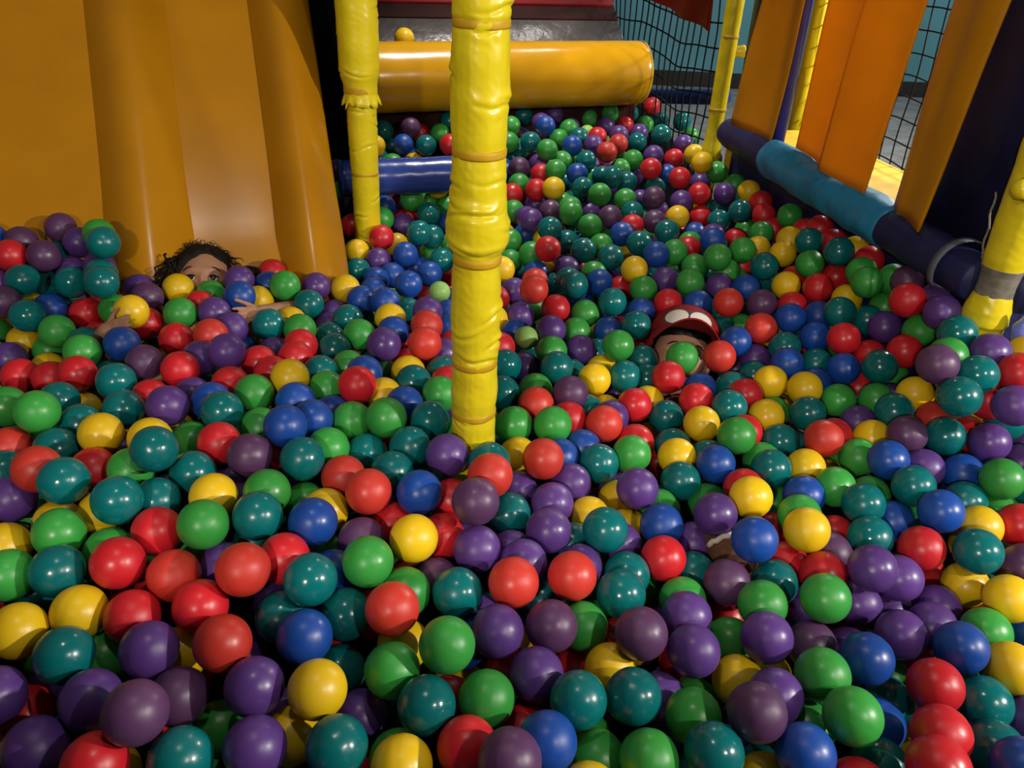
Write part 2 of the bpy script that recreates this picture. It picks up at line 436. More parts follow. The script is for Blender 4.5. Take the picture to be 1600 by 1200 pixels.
RB0 = Vector((.379, 3.308, .78)); RS = (V * .17 + Z * .145).normalized(); RP = RS.cross(U).normalized()
if RP.z < 0: RP = -RP
ramp = empty('climbing_ramp', RB0 - U * .6, 'charcoal ramp with maroon and red padded steps, rising behind the roller', 'ramp')
MB().box(RB0 - U * 1.06 - RS * .05 - RP * .05, U * 1.06, RS * .17, RP * .05).build('charcoal_panel', M_ramp, ramp, False, .006)
MB().box(RB0 - U * 1.06 + RS * .12 - RP * .05, U * 1.06, RS * .065, RP * .052).build('maroon_band', M_maroon, ramp, False, .004)
MB().box(RB0 - U * 1.06 + RS * .185 - RP * .05, U * 1.06, RS * .8, RP * .058).build('red_pad', M_red_pad, ramp, False, .008)

# ------------------------------------------------------------------ black mesh side panel behind the left post
side = MB()
P0 = Vector((LP[0], LP[1], 0)) + V * .062 - U * .014
def drape(P, D, n, z0, z1, amp, thick, seed):
    rings = []
    for k in range(n + 1):
        t = k / n; c = P + D * t
        off = U * (amp * noise.noise(Vector((t * 9, seed, 0))))
        rings.append([c + off + Z * z0, c + off * 1.6 + Z * ((z0 + z1) / 2), c + off + Z * z1, c + off + Z * z1 + U * thick, c + off * 1.6 + Z * ((z0 + z1) / 2) + U * thick, c + off + Z * z0 + U * thick])
    return rings
side.loft(drape(P0, V * 1.35, 40, .15, 2.3, .018, .006, 2.0))
o = side.build('mesh_curtain', M_black); tag(o, 'black mesh curtain hanging between the slide and the torn-sleeved post', 'curtain')

# ------------------------------------------------------------------ nets
def net(name, P, D, L, z0, z1, dw, dz, r, parent, sag=.015, seed=0.0, clip=None):
    mb = MB(); nrm = Vector((D.y, -D.x, 0))
    def pos(d, z):
        q = Vector((d * 5, z * 5, seed))
        return P + D * (d + .012 * noise.noise(q)) + Z * (z + .016 * noise.noise(q + Vector((9, 3, 1))) - sag * math.sin(d / L * math.pi * 2.5)) + nrm * (.02 * noise.noise(q * .7 + Vector((4, 1, 8))))
    n = int(L / dw)
    for i in range(n + 1):
        pts = [pos(i * dw, z0 + (z1 - z0) * k / 30) for k in range(31)]
        mb.tube(pts, r, 5)
    for j in range(int((z1 - z0) / dz) + 1):
        pts = [pos(L * k / 40, z0 + j * dz) for k in range(41)]
        mb.tube(pts, r, 5)
    return mb.build(name, M_cord, parent)
o = net('safety_net', Vector((.628, 2.772, 0)), Vector((-.262, .80, 0)).normalized(), 1.06, .40, 1.75, .048, .074, .0029, None); tag(o, 'black cord net at the far end between the golden roller and slim post', 'net')
o = net('safety_net', wall(.30, 0, .46), WD, 1.4, .50, 1.75, .062, .062, .0024, None, .01, 3.0); tag(o, 'black cord net on the raised yellow mat, behind the orange strips', 'net')
# red valance above the far net
mbv = MB(); rings = []
vd = Vector((-.262, .80, 0)).normalized(); vp = Vector((.575, 2.745, 0))
for k in range(25):
    t = k / 24
    c = vp + vd * (.62 * t); zb = .895 + .085 * t
    w = U * (-.01 + .012 * math.sin(t * 17))
    rings.append([c + w + Z * zb, c + w + Z * 1.8, c + w + U * .006 + Z * 1.8, c + w + U * .006 + Z * zb])
o = mbv.loft(rings).build('red_valance', M_red_pad); tag(o, 'red vinyl valance slanting above the far cord net', 'valance')
# low blue pad and grey block outside the far net
c1 = at(1000, 150, 3.35); c2 = at(1108, 152, 2.95)
dd = (c2 - c1)
o = MB().tube([c1 - dd * .15 + dd * (1.2 * k / 20) + U * .05 for k in range(21)], .030, 28).build('padded_rail', M_blue_pad); tag(o, 'low royal blue padded rail beyond the far net', 'rail')
o = MB().box(Vector((.72, 2.9, 0)), (2.3, 0, 0), (0, 2.6, 0), Z * .30).build('foam_platform', M_grey, None, False, .01); tag(o, 'grey low platform on the floor outside the far net', 'platform')

# ------------------------------------------------------------------ right-hand wall: padded rail, strips, mats
RZ = .611
railo = empty('padded_rail', wall(.6, RZ), 'long navy padded rail with a sky blue sleeve, edging the pit wall', 'rail')
def rail_piece(name, w0, w1, r, mat, amp, seed, ends=.01):
    n = int((w1 - w0) / .008); pts = []; rr = []
    for k in range(n + 1):
        w = w0 + (w1 - w0) * k / n
        pts.append(wall(w, RZ, .0)); e = min(k, n - k) / max(1, n); rr.append(r * (1 - .12 * math.exp(-min(w - w0, w1 - w) / ends)))
    def wob(i, a, p):
        return amp * noise.noise(Vector((i * .11 + seed, math.cos(a) * 1.2, math.sin(a) * 1.2))) - amp * .7 * abs(noise.noise(Vector((i * .22 + seed * 2, math.cos(a) * .9 + a * .1, math.sin(a)))))
    return MB().tube(pts, rr, 44, True, wob).build(name, mat, railo)
rail_piece('navy_foam', .0, 1.25, .046, M_navy, .05, 1.0)
rail_piece('sky_blue_sleeve', .56, .925, .0545, M_sky, .11, 4.0)
rail_piece('sky_blue_sleeve', .30, .575, .0530, M_sky, .11, 9.0)
tor = []
for k in range(22):
    a = -.6 + 4.4 * k / 21; c = wall(.07, RZ, 0)
    x = -WO * math.cos(a) * .058 + Z * math.sin(a) * .058
    tor.append([c + x - WD * .009, c + x + WD * .009, c + x * 1.05 + WD * .009, c + x * 1.05 - WD * .009])
MB().loft(tor).build('strap', M_strap, railo)

def wpx(x, y, off):
    """Distance along the wall and height of the point seen at picture position x, y on the wall plane moved out by off."""
    d = at(x, y, 1.0) - CAM
    p = CAM + d * (((W0 - CAM).dot(WO) + off) / d.dot(WO))
    return (p - W0).dot(WD), p.z
def strip(label, xt0, xt1, b0, b1, off, mat, wave, seed, fold=0):
    """Vinyl strip hung from the frame above: its top corners cross the picture edge at xt0, xt1; b0, b1 are its lower corners."""
    (wa, za), (wb, zb), (wc, zc_), (wd, zd) = wpx(xt0, 0, off), wpx(xt1, 0, off), wpx(*b0, off), wpx(*b1, off)
    nz, nw = 44, 16; top = 1.75; grid = []
    for i in range(nz + 1):
        t = i / nz; row = []
        for j in range(nw + 1):
            s = j / nw
            zl = zc_ + (zd - zc_) * s; zt = za + (zb - za) * s
            z = zl + (top - zl) * t
            k = min(1.15, (z - zl) / (zt - zl))
            w = (wc + (wd - wc) * s) * (1 - k) + (wa + (wb - wa) * s) * k
            of = off - wave * math.sin(s * math.pi * 1.6 + seed + t * 1.2) - wave * .8 * noise.noise(Vector((s * 2, z * 3, seed))) + fold * (max(0, .28 - s) ** 1.2)
            row.append(wall(w, z, of))
        grid.append(row)
    v = [p for r in grid for p in r]; n = nw + 1
    N0 = len(v); v += [p + WO * .004 for p in v]
    f = []
    for i in range(nz):
        for j in range(nw):
            a = i * n + j
            f.append((a, a + 1, a + n + 1, a + n)); b = a + N0
            f.append((b + n, b + n + 1, b + 1, b))
    for i in range(nz):
        a = i * n; f.append((a, a + n, a + n + N0, a + N0)); a = i * n + nw; f.append((a + N0, a + n + N0, a + n, a))
    for j in range(nw):
        a = j; f.append((a + N0, a + 1 + N0, a + 1, a)); a = nz * n + j; f.append((a, a + 1, a + 1 + N0, a + N0))
    o = MB().add(v, f).build('vinyl_strip', mat)
    tag(o, label, 'strip', 'orange strips hanging over the padded rail')
strip('orange vinyl strip hanging nearest the slim far post', 1195, 1257, (1144, 193), (1202, 223), -.018, M_orange, .008, 1.0)
strip('brightly lit orange strip half tucked behind the broad lit strip', 1297, 1362, (1245, 231), (1292, 266), -.004, M_orange_lit, .006, 2.2)
strip('broad brightly lit orange strip, its end over the sky blue sleeve', 1352, 1448, (1278, 264), (1347, 303), -.030, M_orange_lit, .005, .4)
strip('wide dull orange strip with a folded edge, beside the navy panel', 1468, 1584, (1380, 322), (1441, 363), -.026, M_orange, .010, 3.0, .12)
# navy fabric panels closing the frame at both ends
def panel(label, w0, w1, z0, z1, off, seed):
    rings = []
    for k in range(21):
        w = w0 + (w1 - w0) * k / 20; wv = .010 * noise.noise(Vector((w * 14, seed, 0)))
        rings.append([wall(w, z0, off + wv), wall(w, z1, off + wv), wall(w, z1, off + wv + .008), wall(w, z0, off + wv + .008)])
    o = MB().loft(rings).build('fabric_panel', M_navy); tag(o, label, 'panel', 'navy fabric panels')
panel('dark navy fabric panel filling the frame beside the nearest wall post', .05, .30, .63, 2.0, .028, 1.0)
panel('narrow navy fabric panel between the slim far post and an orange strip', 1.15, 1.28, .63, 2.0, .024, 5.0)
o = MB().box(wall(.27, .0, .09), WD * 1.19, WO * .34, Z * .575).build('play_mat', M_mat, None, False, .012); tag(o, 'bright yellow raised mat glimpsed between the orange strips', 'mat')
pv = Vector((*(lambda q: (wall(q[0], 0, .02).x, wall(q[0], 0, .02).y))(wpx(1240, 100, .02)), 0))
o = MB().tube([pv + Z * .63, pv + Z * 2.2], .018, 24).build('support_pole', M_violet); tag(o, 'thin violet-blue pole beside the farthest orange strip', 'pole')
py = Vector((1.02, 3.06, 0))
o = padded_sleeve((py.x, py.y, 0), [(2.2, .031), (1.2, .031), (.30, .031)], 40, 3.0, .02).build('padded_post', M_yellow_vinyl); tag(o, 'yellow post outside the pit, seen through the net behind the strips', 'post', 'yellow padded posts')
o = MB().tube([Vector((-1.9 + 3.3 * k / 30, .045, .80)) for k in range(31)], .046, 32, True, lambda i, a, p: noise.noise(Vector((i * .4, math.cos(a), 2 + math.sin(a)))) * .04).build('trim_2', M_navy); tag(o, kind='structure')  # unseen rail on top of the added front wall, shading with it
q = Vector((NP[0], NP[1], 0)) + U * .05 + V * .015
rings = []
for k in range(17):
    w = V * (.008 * noise.noise(Vector((k * .5, 3, 1)))); c = q + U * (.62 * k / 16) + w
    rings.append([c + Z * .60, c + Z * 1.75, c + V * .008 + Z * 1.75, c + V * .008 + Z * .60])
o = MB().loft(rings).build('fabric_panel', M_red_pad); tag(o, 'red fabric panel behind the taped yellow post, above its navy beam', 'panel')  # shows only beside the post; carried on unseen to block the hall lamp
o = MB().box(q + V * .03, U * .62, V * .03, Z * .575).build('wall_near_right', M_navy, smooth=False); tag(o, kind='structure')
o = MB().box((1.40, .06, 0), (.03, 0, 0), (0, 1.05, 0), (0, 0, .50)).build('wall_side', M_navy, smooth=False); tag(o, kind='structure')
# pads running off to the side of the nearest wall post
q = Vector((NP[0], NP[1], zc + .055)) + U * .03
o = MB().tube([q + U * (.45 * k / 20) for k in range(21)], .047, 36, True, lambda i, a, p: noise.noise(Vector((i * .4, math.cos(a), math.sin(a)))) * .04).build('padded_beam', M_navy); tag(o, 'dark navy padded beam running sideways from the taped post', 'beam')
q = at(1598, 512, 1.44)
o = MB().tube([q + Vector((0, 0, .03)), q + Vector((.004, 0, .015)), q, q + Vector((.006, .0, -.03)), q + Vector((.01, 0, -.06))], [.004, .012, .017, .015, .006], 20, True, lambda i, a, p: .25 * noise.noise(Vector((i, math.cos(a), math.sin(a))))).build('vinyl_flap', M_peri); tag(o, 'shiny periwinkle blue vinyl flap below the navy side beam', 'flap')
q0 = at(1556, 300, 1.47); q1 = at(1531, 412, 1.47)
o = MB().tube([q0.lerp(q1, k / 12) + U * (.003 * math.sin(k * 1.3)) for k in range(13)], .0022, 8).build('tie_cord', M_collar); tag(o, 'thin pale cord hanging beside the taped yellow post', 'cord')

# ------------------------------------------------------------------ people
def head_pieces(mtx, sc=1.0):
    """Child's head, face towards local +y, x to the viewer's right, origin at its middle."""
    bm = bmesh.new(); bmesh.ops.create_icosphere(bm, subdivisions=6, radius=1)
    g = lambda p, c, s: math.exp(-sum(((p[i] - c[i]) / s[i]) ** 2 for i in range(3)))
    for v in bm.verts:
        d = v.co.normalized(); p = Vector((d.x * .066, d.y * .080, d.z * .088))
        if p.z < 0:                                     # narrower jaw
            k = min(1, -p.z / .088); p.x *= 1 - .30 * k ** 1.4
            if p.y < 0: p.y *= 1 - .45 * k
            else: p.y *= 1 - .10 * k
        if p.y > 0: p.y *= 1 - .10 * (1 - abs(d.x)) * 0
        n = d
        a = 0
        for sx in (-1, 1):
            a -= .010 * g(p, (sx * .025, .074, -.004), (.013, .03, .009))      # eye sockets
            a += .004 * g(p, (sx * .026, .074, .014), (.018, .03, .006))       # brows
            a += .006 * g(p, (sx * .036, .060, -.030), (.018, .03, .018))      # cheeks
            a += .004 * g(p, (sx * .011, .080, -.028), (.006, .03, .005))      # nostrils
        a += .013 * g(p, (0, .080, -.024), (.008, .03, .008)) + .006 * g(p, (0, .08, -.010), (.006, .03, .012))
        a += .005 * g(p, (0, .078, -.048), (.016, .03, .008)) - .003 * g(p, (0, .08, -.049), (.018, .03, .0018))
        a += .006 * g(p, (0, .070, -.074), (.014, .03, .010))
        p += Vector((n.x * .3, n.y, n.z * .2)) * a
        v.co = p * sc
    vs = [mtx @ v.co for v in bm.verts]; fs = [tuple(q.index for q in f.verts) for f in bm.faces]
    bm.free()
    mb = MB().add(vs, fs)
    for sx in (-1, 1):                                   # ears
        c = Vector((sx * .068, -.004, -.010)) * sc
        rings = []
        for k in range(7):
            a = k / 6
            ring = []
            for j in range(14):
                t = 2 * math.pi * j / 14; s = math.sin(math.pi * (.12 + .8 * a))
                ring.append(mtx @ (c + Vector((sx * .010 * (a - .3), math.cos(t) * .011 * s - .004 * a, math.sin(t) * .019 * s)) * sc))
            rings.append(ring)
        mb.loft(rings)
    return mb

def basis(f, roll=0.0):
    f = f.normalized(); r = f.cross(Z).normalized() * -1
    # r: to the viewer's right when looked at from the front
    u = r.cross(f) * -1
    if u.z < 0: u = -u
    q = Matrix.Rotation(roll, 3, f)
    return q @ r, f, q @ u

def frame(center, f, roll=0.0):
    r, f, u = basis(f, roll)
    return Matrix(((r.x, f.x, u.x, center.x), (r.y, f.y, u.y, center.y), (r.z, f.z, u.z, center.z), (0, 0, 0, 1)))

def hand(mb, wrist, dirn, normal, size, spread, curl, mirror=1):
    """Palm, four unequal fingers and a thumb. normal = back of the hand; mirror=1 puts the thumb along +side."""
    d = dirn.normalized(); n = (normal - d * normal.dot(d)).normalized(); s = d.cross(n) * mirror
    k = size / .10
    for x in (-.016, -.006, .006, .015):
        mb.capsule(wrist + s * (x * .6 * k), wrist + d * (.040 * k) + s * (x * 1.05 * k), .0095 * k, .0088 * k, 12)
    for x, L, sp in ((.0175, .038, .35), (.0062, .043, .10), (-.0055, .040, -.12), (-.0165, .031, -.42)):
        p = wrist + d * (.042 * k) + s * (x * k)
        dd = (d + s * (sp * spread)).normalized(); rad = .0062 * k
        for seg in range(3):
            dd = (dd - n * (curl * (.55 + .35 * seg))).normalized()
            q = p + dd * (L * k * (.42, .33, .27)[seg])
            mb.capsule(p, q, rad, rad * .9, 12); p = q; rad *= .9
    p = wrist + d * (.012 * k) + s * (.017 * k)
    dd = (d * .72 + s * .75 - n * .10).normalized()
    for seg, L in enumerate((.022, .019, .015)):
        q = p + dd * (L * k); mb.capsule(p, q, (.0082, .0070, .0062)[seg] * k, (.0070, .0062, .0052)[seg] * k, 12); p = q
        dd = (dd * .9 + d * .35).normalized()

# --- child reclining at the foot of the slide
GC = at(318, 444, 1.90)
gf = Vector((.30, -.70, .62))
GM = frame(GC, gf, math.radians(-8))
girl = empty('person', Vector((GC.x + .03, GC.y - .2, .15)), 'dark-haired child sunk in the balls at the slide foot, only eyes, forehead and hands showing', 'person')
HS_R, HS_L = 1, -1
gb = head_pieces(GM, .98)
neck = GM @ Vector((0, -.012, -.10)); chest = neck + Vector((.01, -.03, -.10)); pel = Vector((GC.x + .02, GC.y - .20, .15))
gb.chain([GM @ Vector((0, -.012, -.05)), neck], [.032, .034])
sh_r = chest + U * .075 + Vector((0, 0, .045)); sh_l = chest - U * .075 + Vector((0, 0, .045))
gb.chain([neck, chest + Z * .03, chest, chest.lerp(pel, .5), pel], [.036, .058, .066, .062, .068])
gb.chain([sh_l, chest + Z * .03, sh_r], [.032, .05, .032])
for off in (-.03, .035): gb.capsule(chest + U * off * 1.4, pel + U * off * 1.4, .055, .06)
w_r = at(408, 489, 1.745); el_r = at(474, 482, 1.87)
gb.chain([sh_r, el_r, w_r], [.030, .024, .0175])
w_l = at(167, 517, 1.602); el_l = at(140, 560, 1.71)
gb.chain([sh_l, el_l, w_l], [.030, .024, .0175])
hand(gb, w_r, at(352, 496, 1.655) - w_r, (CAM - w_r) + Z * .9, .082, .62, .12, HS_R)
hand(gb, w_l, at(220, 496, 1.570) - w_l, (CAM - w_l) + Z * .5, .072, .40, .14, HS_L)
kn = at(248, 604, 1.53)
for s_, k_ in ((-.05, kn), (.05, kn + U * .17 - Z * .06)):
    gb.chain([pel + U * s_, k_, k_ + Vector((.01, -.10, -.19)), k_ + Vector((.01, -.17, -.215))], [.052, .036, .024, .022])
remeshed('body', gb, M_skin_girl, girl, .0028, 3)
# eyes, brows, lips
def face_parts(mtx, sc, parent, lids):
    for sx in (-1, 1):
        c = mtx @ (Vector((sx * .0245, .0635, -.005)) * sc)
        bm = bmesh.new(); bmesh.ops.create_uvsphere(bm, u_segments=28, v_segments=18, radius=.0112 * sc)
        e = MB().add([c + v.co for v in bm.verts], [tuple(q.index for q in f.verts) for f in bm.faces]); bm.free()
        e.build('eyeball', M_eye_white, parent)
        f = (mtx.to_3x3() @ Vector((0, 1, 0))).normalized()
        ir = MB().tube([c + f * .0088 * sc, c + f * .0108 * sc, c + f * .0116 * sc], [.0068 * sc, .0058 * sc, .0016 * sc], 24)
        ir.build('iris', M_iris, parent)
        br = MB(); pts = []; 
        for k in range(11):
            t = k / 10 * 2 - 1
            pts.append(mtx @ (Vector((sx * (.027 + .015 * t), .0735 - .006 * (t * .5 + .5) ** 2 * 2, .0145 + .004 * (1 - t * t) - .002 * t)) * sc))
        br.tube(pts, [.0012 + .0020 * (1 - abs(k / 10 * 2 - 1) ** 2) for k in range(11)], 10).build('eyebrow', M_hair, parent)
        ld = MB(); pts = []
        for k in range(13):
            t = k / 12 * 2 - 1
            pts.append(mtx @ (Vector((sx * .0245 + .0120 * t, .0735 - .0045 * t * t, -.005 + .0052 * (1 - t * t))) * sc))
        ld.tube(pts, [.0009 + .0012 * (1 - abs(k / 12 * 2 - 1) ** 2) for k in range(13)], 8).build('eyelash', M_hair, parent)
    lp = MB(); pts = []
    for k in range(13):
        t = k / 12 * 2 - 1
        pts.append(mtx @ (Vector((.0175 * t, .0795 - .006 * t * t, -.0495)) * sc))
    lp.tube(pts, [.001 + .0042 * (1 - abs(k / 12 * 2 - 1) ** 2.0) for k in range(13)], 10).build('lips', M_lips, parent)
face_parts(GM, .98, girl, True)
# curly hair: a cap of hair over the skull plus loose curls
def hair_shell(mtx, sc, hairline, thick, seed):
    bm = bmesh.new(); bmesh.ops.create_icosphere(bm, subdivisions=5, radius=1)
    keep = []
    for v in bm.verts:
        d = v.co.normalized()
        p = Vector((d.x * .066, d.y * .080, d.z * .088))
        if p.z < 0:
            k = -p.z / .088; p.x *= 1 - .22 * k ** 1.4
        t = thick * (1 + .55 * noise.noise(d * 5 + Vector((seed, 0, 0))) + .35 * noise.noise(d * 13))
        hl = hairline(d)
        e = max(0, min(1, (hl) / .14))
        p = p + d * (t * e - .006 * (1 - e))
        v.co = p * sc
        if hl < -.05: keep.append(v)
    bmesh.ops.delete(bm, geom=keep, context='VERTS')
    vs = [mtx @ v.co for v in bm.verts]; bm.verts.index_update()
    fs = [tuple(q.index for q in f.verts) for f in bm.faces]; bm.free()
    return MB().add(vs, fs)
girl_line = lambda d: (d.z - (.50 - .10 * d.x)) if d.y > .35 else (d.z + .25 + (.35 - d.y) * 1.0 + .4 * abs(d.x) * 0 if d.y > -.1 else 1) if d.y > .15 else .3 + (d.z + .55)
hs = hair_shell(GM, .98, lambda d: max((d.z - .58 + .35 * max(0, abs(d.x) - .35) + .55 * max(0, -d.x - .08) - .03 * math.sin(d.x * 9)) * 1.0 if d.y > 0 else .3 + d.z + .6, (abs(d.x) - .80 + max(0, -d.y) * 2.0) * 1.2 if d.z > -.6 else -1), .011, 2.0)
rnd = random.Random(4)
for k in range(150):
    th = rnd.uniform(0, 2 * math.pi); zz = rnd.uniform(-.55, .95)
    d = Vector((math.cos(th) * math.sqrt(1 - zz * zz), math.sin(th) * math.sqrt(1 - zz * zz), zz))
    if d.y > .10 and zz < .55 - .5 * max(0, -d.x): continue
    if d.y > .40 and zz < .72: continue
    p = Vector((d.x * .072, d.y * .086, d.z * .096)); pts = []; dirv = (d * .35 + Vector((math.copysign(.7, d.x if abs(d.x) > .05 else rnd.uniform(-1, 1)), -.2, -.55 - .4 * rnd.random()))).normalized()
    ph = rnd.uniform(0, 6.28); L = rnd.uniform(.025, .060) * (1.6 if d.x < -.3 else 1)
    s1 = dirv.cross(d).normalized() if dirv.cross(d).length > 1e-3 else Vector((1, 0, 0))
    s2 = dirv.cross(s1).normalized()
    for q in range(14):
        t = q / 13
        pts.append(GM @ (p + dirv * (L * t) + s1 * (.0055 * math.sin(ph + t * 9)) * t ** .5 + s2 * (.0055 * math.cos(ph + t * 9)) * t ** .5))
    hs.tube(pts, [.0026 * (1 - .75 * (q / 13)) for q in range(14)], 6)
for k in range(40):                                      # loose flyaway curls round the crown
    x = rnd.uniform(-.065, .068); a0 = rnd.uniform(.3, 1.3)
    p = Vector((x, .02, .095 * math.sqrt(max(0, 1 - (x / .07) ** 2)) ))
    pts = []; ph = rnd.uniform(0, 6.28); L = rnd.uniform(.006, .022); out = Vector((x * 9 + rnd.uniform(-.4, .4), rnd.uniform(-.3, .3), .55)).normalized()
    for q in range(10):
        t = q / 9
        pts.append(GM @ (p + out * L * t + Vector((math.sin(ph + t * 6) * .006, 0, math.cos(ph + t * 6) * .006 - .012 * t * t))))
    hs.tube(pts, [.0010 * (1 - .6 * t / 9) for t in range(10)], 5)
for k in range(46):                                      # long curls falling beside the face
    side = -1; y0 = rnd.uniform(-.03, .03); p = Vector((-.060 - rnd.uniform(0, .014), y0 + .045, rnd.uniform(-.01, .055)))
    pts = []; ph = rnd.uniform(0, 6.28); L = rnd.uniform(.05, .10); out = Vector((-.30 - rnd.uniform(0, .3), rnd.uniform(-.05, .25), -.8)).normalized()
    for q in range(16):
        t = q / 15
        pts.append(GM @ (p + out * L * t + Vector((math.sin(ph + t * 11) * .006, math.cos(ph + t * 11) * .006, 0))))
    hs.tube(pts, [.0030 * (1 - .6 * t / 15) for t in range(16)], 6)
hs.chain([GM @ Vector((-.052, .030, .035)), GM @ Vector((-.066, .040, -.02)), GM @ Vector((-.074, .045, -.06))], [.016, .019, .013])
hs.build('curly_hair', M_hair, girl)
# a bunch of curls lying on the balls beside her head
bn = MB(); c = at(386, 428, 1.90)
for k in range(60):
    a = rnd.uniform(0, 6.28); r0 = rnd.uniform(.004, .02); pts = []
    for q in range(12):
        t = q / 11 * 4.2 + a
        pts.append(c + CX * (math.cos(t) * (r0 + .010)*1.25) + Z * (math.sin(t) * r0 * .8 + rnd.uniform(-.001, .001)) + V * (rnd.uniform(-.001, .001) + .010 * math.sin(k)))
    bn.tube(pts, .0022, 5)
bn.chain([c, (GM @ Vector((.06, -.02, .0)))], [.012, .012])
bn.build('hair_bunch', M_hair, girl)
sh = MB().chain([neck + Vector((0, 0, -.02)), chest + Z * .03, chest, chest.lerp(pel, .5), pel], [.040, .063, .072, .070, .074]).chain([sh_l, chest + Z * .03, sh_r], [.036, .055, .036])
for off in (-.03, .035): sh.capsule(chest + U * off * 1.4, pel + U * off * 1.4, .061, .066)
sh.chain([sh_r, sh_r.lerp(el_r, .6)], [.037, .036]).chain([sh_l, sh_l.lerp(el_l, .6)], [.037, .036])
remeshed('shirt', sh, M_shirt_yellow, girl, .004, 3)

# --- child in the red cap, lying among the balls
BC = at(1063, 560, 1.845)
bf = Vector((-.06, -.77, .64))
BM_ = frame(BC, bf, math.radians(-7))
boy = empty('person', Vector((BC.x + .03, BC.y - .25, .15)), 'child in a red peaked cap buried among the balls, forehead showing under the peak', 'person')
bb = head_pieces(BM_, .98)
bneck = BM_ @ Vector((0, -.01, -.10)); bch = bneck + Vector((.02, -.11, -.05)); bpel = Vector((BC.x + .03, BC.y - .40, .18)); foot = at(1137, 857, 1.272)
bb.chain([BM_ @ Vector((0, -.012, -.05)), bneck], [.033, .034])
bb.chain([bneck, bch, bch.lerp(bpel, .5), bpel], [.036, .066, .064, .068])
bsl, bsr = bch - U * .085 + V * .03, bch + U * .085 + V * .03
bb.chain([bsl, bch, bsr], [.034, .05, .034])
for side_, sx in ((bsl, -1), (bsr, 1)):
    e = side_ + U * sx * .05 + Vector((0, -.10, -.07)); w = e + Vector((-.03 * sx, -.10, -.02))
    bb.chain([side_, e, w], [.030, .024, .018]); hand(bb, w, w - e, Z, .09, .5, .15, -sx)
bkn = bpel.lerp(foot, .5) + Z * -.03
ank = foot + V * .055 - Z * .02
bb.chain([bpel - U * .01, bkn, ank], [.055, .042, .026])
bb.chain([bpel - U * .06, bkn - U * .12 - Z * .05, ank - U * .17 - Z * .1, ank - U * .17 - Z * .1 - V * .06], [.055, .042, .026, .024])
bb.capsule(ank, foot - V * .04 - Z * .012, .026, .022)
remeshed('body', bb, M_skin_boy, boy, .003, 3)
face_parts(BM_, .98, boy, False)
bh = hair_shell(BM_, .98, lambda d: (d.z - .36) if d.y > 0 else d.z + .45, .006, 7.0)
bh.build('short_hair', M_hair_boy, boy)
# cap: crown, peak, panels
capm = BM_ @ Matrix.Translation((0, 0, .046)) @ Matrix.Rotation(math.radians(2), 4, 'X')
def cap_crown(scale, z0=0.0):
    rings = []
    for k in range(16):
        t = k / 15 * math.pi / 2
        rings.append([capm @ (Vector((math.cos(a) * .083 * math.cos(t) ** .8, math.sin(a) * .094 * math.cos(t) ** .8, z0 + .078 * math.sin(t))) * scale) for a in [2 * math.pi * j / 64 for j in range(64)]])
    return rings
def crown_pt(a, t, s=1.0): return capm @ (Vector((math.cos(a) * .083 * math.cos(t) ** .8, math.sin(a) * .094 * math.cos(t) ** .8, .078 * math.sin(t))) * s)
outer = cap_crown(1.0); innr = [ [capm @ ((capm.inverted() @ p) * .97) for p in r] for r in outer[:-1]]
cr = MB()
cr.loft(outer, cap=False); cr.loft(innr, cap=False); cr.loft([outer[0], innr[0]], cap=False)
cap_o = cr.build('cap_crown', M_cap, boy)
pk = MB(); top, bot = [], []
for i in range(41):
    ph = -1.30 + 2.60 * i / 40                     # angle from straight ahead
    rowt, rowb = [], []
    for j in range(13):
        s = j / 12
        length = .062 * max(0, math.cos(ph * .98)) ** .55
        x = math.sin(ph) * (.083 + length * s * .25); y = math.cos(ph) * .094 + length * s
        drop = -.62 * x * x / .083 - .02 * s * s * .5 + .012 * s
        rowt.append(capm @ Vector((x, y, .004 + drop * (.15 + .85 * s)))); rowb.append(capm @ Vector((x, y, .0005 + drop * (.15 + .85 * s))))
    top.append(rowt + rowb[::-1])
pk.loft(top).build('cap_peak', M_cap, boy)
# stitched felt panel with two pale oval patches on the crown front
def patch(a0, t0, ra, rt, s, mat, name, tilt=0.0, lift=.0015):
    v = [crown_pt(a0, t0, s + lift)]; n = 40; f = []
    for rr in (.35, .7, 1.0):
        for k in range(n):
            q = 2 * math.pi * k / n; x = math.cos(q) * ra * rr; y = math.sin(q) * rt * rr
            v.append(crown_pt(a0 - (x * math.cos(tilt) - y * math.sin(tilt)), t0 + x * math.sin(tilt) + y * math.cos(tilt), s + (lift if rr < 1 else 0)))
    for k in range(n): f.append((0, 1 + k, 1 + (k + 1) % n))
    for r in range(2):
        for k in range(n):
            a = 1 + r * n + k; b = 1 + r * n + (k + 1) % n; f.append((a, a + n, b + n, b))
    return MB().add(v, f).build(name, mat, cap_o)
for sx in (-1, 1):
    patch(math.pi / 2 - sx * .36 + .10, .36, .42, .34, 1.006, M_cap_grey, 'felt_panel', sx * -.15)
    patch(math.pi / 2 - sx * .36 + .10, .36, .34, .25, 1.018, M_cap_white, 'pale_oval_patch', sx * -.15)
bs = MB().chain([bneck + Vector((.004, -.015, -.01)), bch, bch.lerp(bpel, .5), bpel], [.043, .073, .071, .074]).chain([bsl, bch, bsr], [.040, .058, .040])
for side_, sx in ((bsl, -1), (bsr, 1)): bs.chain([side_, side_ + U * sx * .03 + Vector((0, -.06, -.04))], [.039, .036])
remeshed('shirt', bs, M_shirt_red, boy, .004, 3)
cb = MB(); pts = []
ct = (bch - bneck).normalized(); cx_ = ct.orthogonal().normalized(); cy_ = ct.cross(cx_)
for k in range(41):
    a = 2 * math.pi * k / 40
    pts.append(bneck + Vector((.002, -.008, -.002)) + cx_ * math.cos(a) * .046 + cy_ * math.sin(a) * .046)
